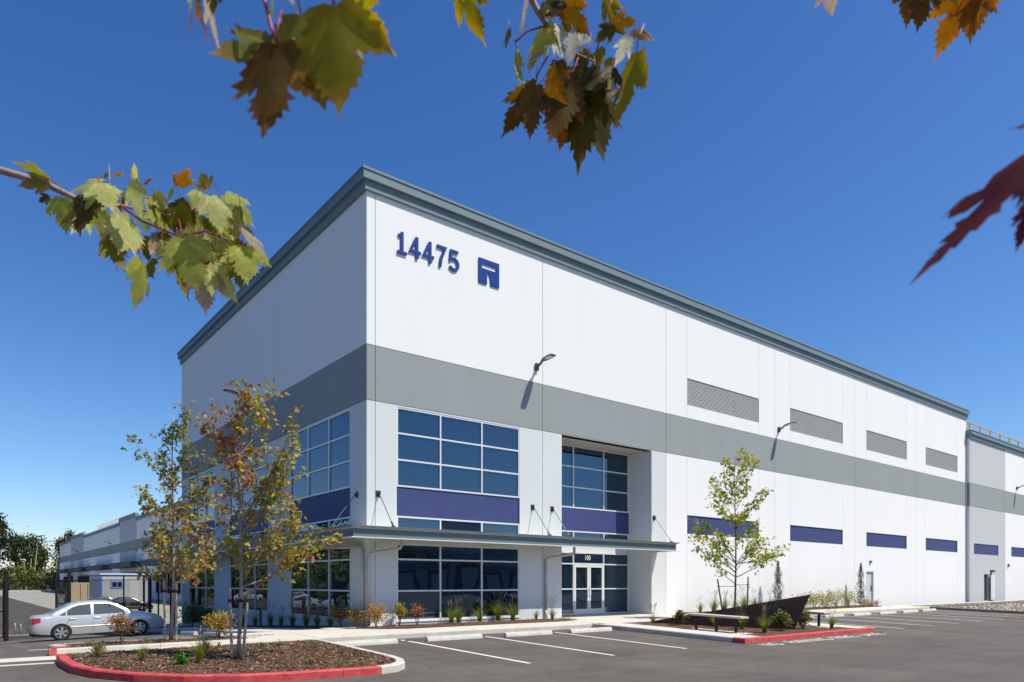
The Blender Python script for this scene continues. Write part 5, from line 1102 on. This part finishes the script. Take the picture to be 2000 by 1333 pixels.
def cs(r, f, u): return CAM + RGT * r + FWD * f + UP * u      # metres right, ahead, above the eye
mb = MB(); mb.tube([cs(-2.4, -.6, -1.8), cs(-2.38, -.58, -.6), cs(-2.3, -.5, .5), cs(-2.25, -.45, 1.6), cs(-2.1, -.4, 3.0)], [.11, .095, .085, .07, .04], 12); mput(mb, 'trunk', bark, smooth=True)
def branch(pts, rad, nm='branch', m=twig):
    mb = MB(); mb.tube(pts, rad, 7); return mput(mb, nm, m, smooth=True)
def spray(name_pts, leaves, off, sc, t0, seed, tj=.10, twist=.6, lift=0., wx=(.85, 1.05)):
    rs = random.Random(seed); par = name_pts
    for i, (bx, by, tx, ty, c, *ex) in enumerate(leaves):
        tb = t0 + rs.uniform(-tj, tj) + (ex[0] if ex else 0); B = at(off[0] + bx * sc, off[1] + by * sc, tb); L2 = math.hypot(tx - bx, ty - by) * sc / FPX * tb
        fore = ex[1] if len(ex) > 1 else rs.uniform(.8, 1.0)                     # how much of the leaf's length lies across the view
        Lr = L2 / max(.25, fore); dirn = (RGT * (tx - bx) - UP * (ty - by)).normalized(); side = dirn.cross(FWD).normalized()
        y_ = (dirn * fore + FWD * rs.choice((-1, 1)) * math.sqrt(max(0, 1 - fore * fore))).normalized()
        ang = rs.gauss(0, twist) if len(ex) < 3 else ex[2]
        nf = (-FWD + UP * lift).normalized(); n_ = (nf - y_ * nf.dot(y_)).normalized(); n_ = Matrix.Rotation(ang, 3, y_) @ n_
        if rs.random() < (.12 if lift > 0 else .75): n_ = -n_
        x_ = y_.cross(n_).normalized(); M = Matrix((x_, y_, n_)).transposed().to_4x4(); M = Matrix.Translation(B) @ M @ Matrix.Scale(Lr / 1.02, 4) @ Matrix.Diagonal((rs.uniform(*wx), 1, 1, 1))
        o = link('leaf', rs.choice(LM[c][:2]), par); o.matrix_basis = M
# limbs arching over the frame from the trunk
arch = branch([cs(-2.25, -.45, 1.5), cs(-1.5, -.1, 1.72), cs(-.7, .35, 1.65), cs(-.2, .75, 1.36), cs(.05, 1.0, 1.12), cs(.3, 1.05, 1.12), cs(.7, 1.1, 1.15)], [.045, .035, .028, .02, .013, .010, .006], 'branch', bark)
arch2 = branch([cs(-2.28, -.5, 1.1), cs(-1.2, -.3, 1.5), cs(-.2, -.1, 1.45), cs(.35, .25, 1.0), cs(.45, .5, .42)], [.035, .028, .02, .012, .005])
left = [at(-500, 160, 1.1), at(-150, 265, 1.2), at(0, 333, 1.24), at(81, 356, 1.25), at(154, 391, 1.26), at(235, 402, 1.28), at(308, 417, 1.3), at(364, 425, 1.3)]
lbr = branch([cs(-2.33, -.53, .75), cs(-1.75, .4, .9)] + left, [.03, .02, .012, .009, .0066, .0058, .0048, .0030, .0020, .0009])
branch([at(235, 402, 1.28), at(277, 432, 1.27), at(350, 462, 1.27), at(400, 452, 1.27), at(462, 474, 1.28)], [.0022, .002, .0018, .0016, .0012], 'twig', redst)
branch([at(350, 461, 1.27), at(385, 480, 1.26), at(402, 520, 1.26)], [.0016, .0014, .0012], 'twig', redst); branch([at(222, 400, 1.27), at(214, 360, 1.27), at(213, 322, 1.27)], [.0012, .001, .0007], 'twig')
SL = [(345, 215, 150, 122, 'ol'), (340, 240, 180, 300, 'dk'), (430, 350, 380, 530, 'gr'), (345, 340, 285, 388, 'dk'), (640, 360, 655, 675, 'dk'), (710, 235, 475, 275, 'pg'), (700, 245, 860, 450, 'pg'), (925, 232, 945, 465, 'pg', -.04, 1.), (930, 240, 1125, 400, 'gr'), (700, 330, 560, 400, 'pg'),
      (845, 445, 890, 765, 'pg', -.05, 1.), (790, 560, 800, 810, 'gr'), (985, 785, 1000, 1130, 'gr', -.05, 1.), (1050, 790, 1100, 935, 'ol'), (1100, 590, 1165, 790, 'pk'), (1240, 690, 1200, 1005, 'ol', .05), (1280, 630, 1370, 985, 'gr', -.05, 1.), (1330, 420, 1345, 705, 'dk', .06, 1.), (1470, 335, 1560, 565, 'pg', -.05, 1.), (1570, 325, 1755, 475, 'gr'),
      (1250, 265, 1352, 172, 'or'), (1440, 285, 1393, 158, 'ye'), (1210, 280, 1105, 350, 'gr'), (1010, 240, 1075, 225, 'or'), (700, 205, 655, 200, 'or'), (745, 200, 715, 150, 'ol'), (800, 190, 862, 160, 'or'), (1640, 650, 1455, 765, 'ol'), (1690, 570, 1865, 755, 'pk'), (1700, 690, 1765, 965, 'gr'), (1620, 760, 1680, 938, 'ol'), (1430, 820, 1412, 1130, 'pk', -.03, 1.), (1450, 820, 1612, 1010, 'pg'),
      (1260, 355, 1250, 505, 'gr'), (1590, 540, 1622, 670, 'gr'), (1060, 400, 1080, 470, 'ye'), (1150, 430, 1205, 560, 'ye'), (1000, 620, 1010, 780, 'ol', .05), (1420, 640, 1430, 820, 'dk', .05), (1100, 300, 1140, 420, 'ol', .05), (1500, 600, 1440, 760, 'ol', .06), (900, 540, 960, 660, 'ol', .06), (1180, 720, 1140, 870, 'dk', .06), (1380, 300, 1300, 380, 'pg'), (1340, 720, 1360, 900, 'dk', .07), (1530, 420, 1650, 520, 'pg')]
rs_ = random.Random(77)
for _ in range(40):
    x = rs_.uniform(560, 1680); y = rs_.uniform(260, 640) + (x - 560) * .12; SL.append((x, y, x + rs_.gauss(20, 70), y + rs_.uniform(110, 230), rs_.choice(['pg', 'gr', 'gr', 'ol', 'pg', 'dk']), rs_.uniform(.0, .09)))
spray(lbr, SL, (0, 290), .28, 1.27, 5, .05, lift=1.7)
# drooping twigs at the top of the frame
tl = branch([cs(-.36, .50, 1.35), at(480, -160, .62), at(514, -10, .6), at(530, 55, .6), at(541, 85, .6)], [.008, .003, .0016, .0015, .0014], 'twig', redst)
branch([cs(-.22, .6, 1.38), at(645, -140, .62), at(648, -30, .6), at(652, 8, .6)], [.007, .003, .0016, .0015], 'twig', redst)
S2 = [(850, 390, 770, 1225, 'br', 0, 1., .25), (1340, 40, 1430, 1025, 'ye', -.02, 1., .2), (1060, 120, 1280, 1000, 'ol', .03, 1., -.2), (1480, -40, 1820, 470, 'ye', .02, 1., .7), (840, 380, 360, 650, 'ol', .02, .95, .5), (810, -80, 800, 205, 'gr', 0, 1., 1.2), (95, -160, 92, 250, 'wh', .05, .9, 1.2), (140, -150, 138, 235, 'br', .06, .9, 1.1), (250, -150, 215, 275, 'pk', .05, .9, 1.0), (300, -120, 270, 95, 'dk', .05), (980, -60, 1055, 125, 'wh', .04, .7, .9)]
spray(tl, S2, (350, 0), .225, .60, 11, .012, lift=-.6, wx=(.75, .95))
mc = branch([cs(.03, 1.0, 1.14), at(1028, -20, 1.05), at(1052, 25, 1.05), at(1075, 60, 1.05), at(1100, 95, 1.05), at(1160, 120, 1.06)], [.008, .006, .0045, .003, .002, .0015], 'twig')
branch([at(1165, 100, 1.05), at(1190, 12, 1.05), at(1210, -40, 1.06)], [.0012, .0012, .0015], 'twig', redst); branch([at(1007, 82, 1.05), at(1030, 62, 1.05), at(1068, 50, 1.05)], [.0012, .0012, .0015], 'twig', redst); branch([at(1045, 168, 1.05), at(1050, 145, 1.05), at(1070, 110, 1.05)], [.0012, .0012, .0015], 'twig', redst)
S3 = [(190, -180, 362, 305, 'ye', 0, 1., .2), (150, -140, 102, 145, 'ye'), (745, -30, 765, 400, 'pk', 0, 1., 1.4), (600, 240, 600, 435, 'ol', 0, 1., .9), (655, 430, 672, 725, 'gr', 0, 1., 1.25), (815, 700, 770, 1155, 'br', -.03, 1., .15), (830, 700, 530, 935, 'br', .01), (1100, 660, 930, 1190, 'br', 0, 1., .3), (1080, 880, 1015, 1280, 'or', .03, 1., .2), (1240, 560, 1170, 1305, 'dk', -.02, 1., .1), (1300, 700, 1335, 1185, 'dk', .02), (1440, 560, 1400, 905, 'dk'), (1640, 430, 1490, 1085, 'ye', 0, 1., 1.05), (1450, 210, 1310, 330, 'dk', -.02, 1., .1), (1440, 200, 1640, 170, 'br', 0, 1., .2), (1690, 250, 1805, 278, 'or'), (1640, 240, 1690, 440, 'br'), (1580, 300, 1480, 460, 'wh', -.04, .9), (960, 240, 1060, 480, 'wh', -.02, 1., .9), (930, 30, 870, 150, 'br'), (900, 20, 1010, 260, 'dk', -.02), (1010, 40, 960, 300, 'br'), (1040, 20, 1235, 25, 'or'), (1040, 30, 1285, 305, 'br', 0, 1., .3), (1400, -20, 1495, 160, 'ye'), (890, 210, 790, 630, 'gr', 0, 1., 1.0), (930, 300, 935, 560, 'pg', 0, 1., 1.2), (1370, 400, 1250, 560, 'ye', .05), (960, 660, 945, 965, 'br', -.02), (1150, 240, 1090, 450, 'wh', -.03), (1250, 290, 1185, 395, 'wh'), (880, 420, 745, 505, 'pk'), (1150, 600, 1130, 910, 'dk', .03), (1310, 600, 1300, 960, 'dk', .03), (1000, 500, 1030, 760, 'br', .05), (1400, 480, 1450, 600, 'ye', .05), (1180, 420, 1240, 640, 'dk', .05), (1050, 560, 1110, 720, 'or', .04), (1380, 640, 1480, 880, 'dk', .02), (1200, 820, 1130, 1140, 'br', .03)]
spray(mc, S3, (850, 0), .24, 1.05, 23, .03, lift=-.6, wx=(.5, .85))
tr2 = branch([cs(.7, 1.1, 1.15), at(1740, -130, 1.12), at(1790, -60, 1.1), at(1830, -30, 1.1)], [.006, .004, .0025, .0015], 'twig')
S4 = [(62, -110, 50, 66, 'pk', 0, 1., 1.), (230, -110, 205, 38, 'br'), (435, -120, 440, 72, 'or'), (505, -130, 480, 98, 'br'), (590, -120, 575, 68, 'ye'), (735, -100, 630, 132, 'or'), (730, -80, 762, 120, 'or', -.02), (780, -40, 808, 52, 'pk', -.03)]
spray(tr2, S4, (1600, 0), .42, 1.1, 31, .03)
S5 = [(1130, 640, 440, 1268, 'rd', 0, 1., 1.18), (1020, 880, 915, 1175, 'rd', .02, 1., .7), (1000, 660, 942, 715, 'rd', .02, .9, .6), (1010, 560, 888, 580, 'rd', .02, .9, 1.0)]
spray(arch2, S5, (1600, 0), .42, .47, 41, .008, wx=(.40, .46))
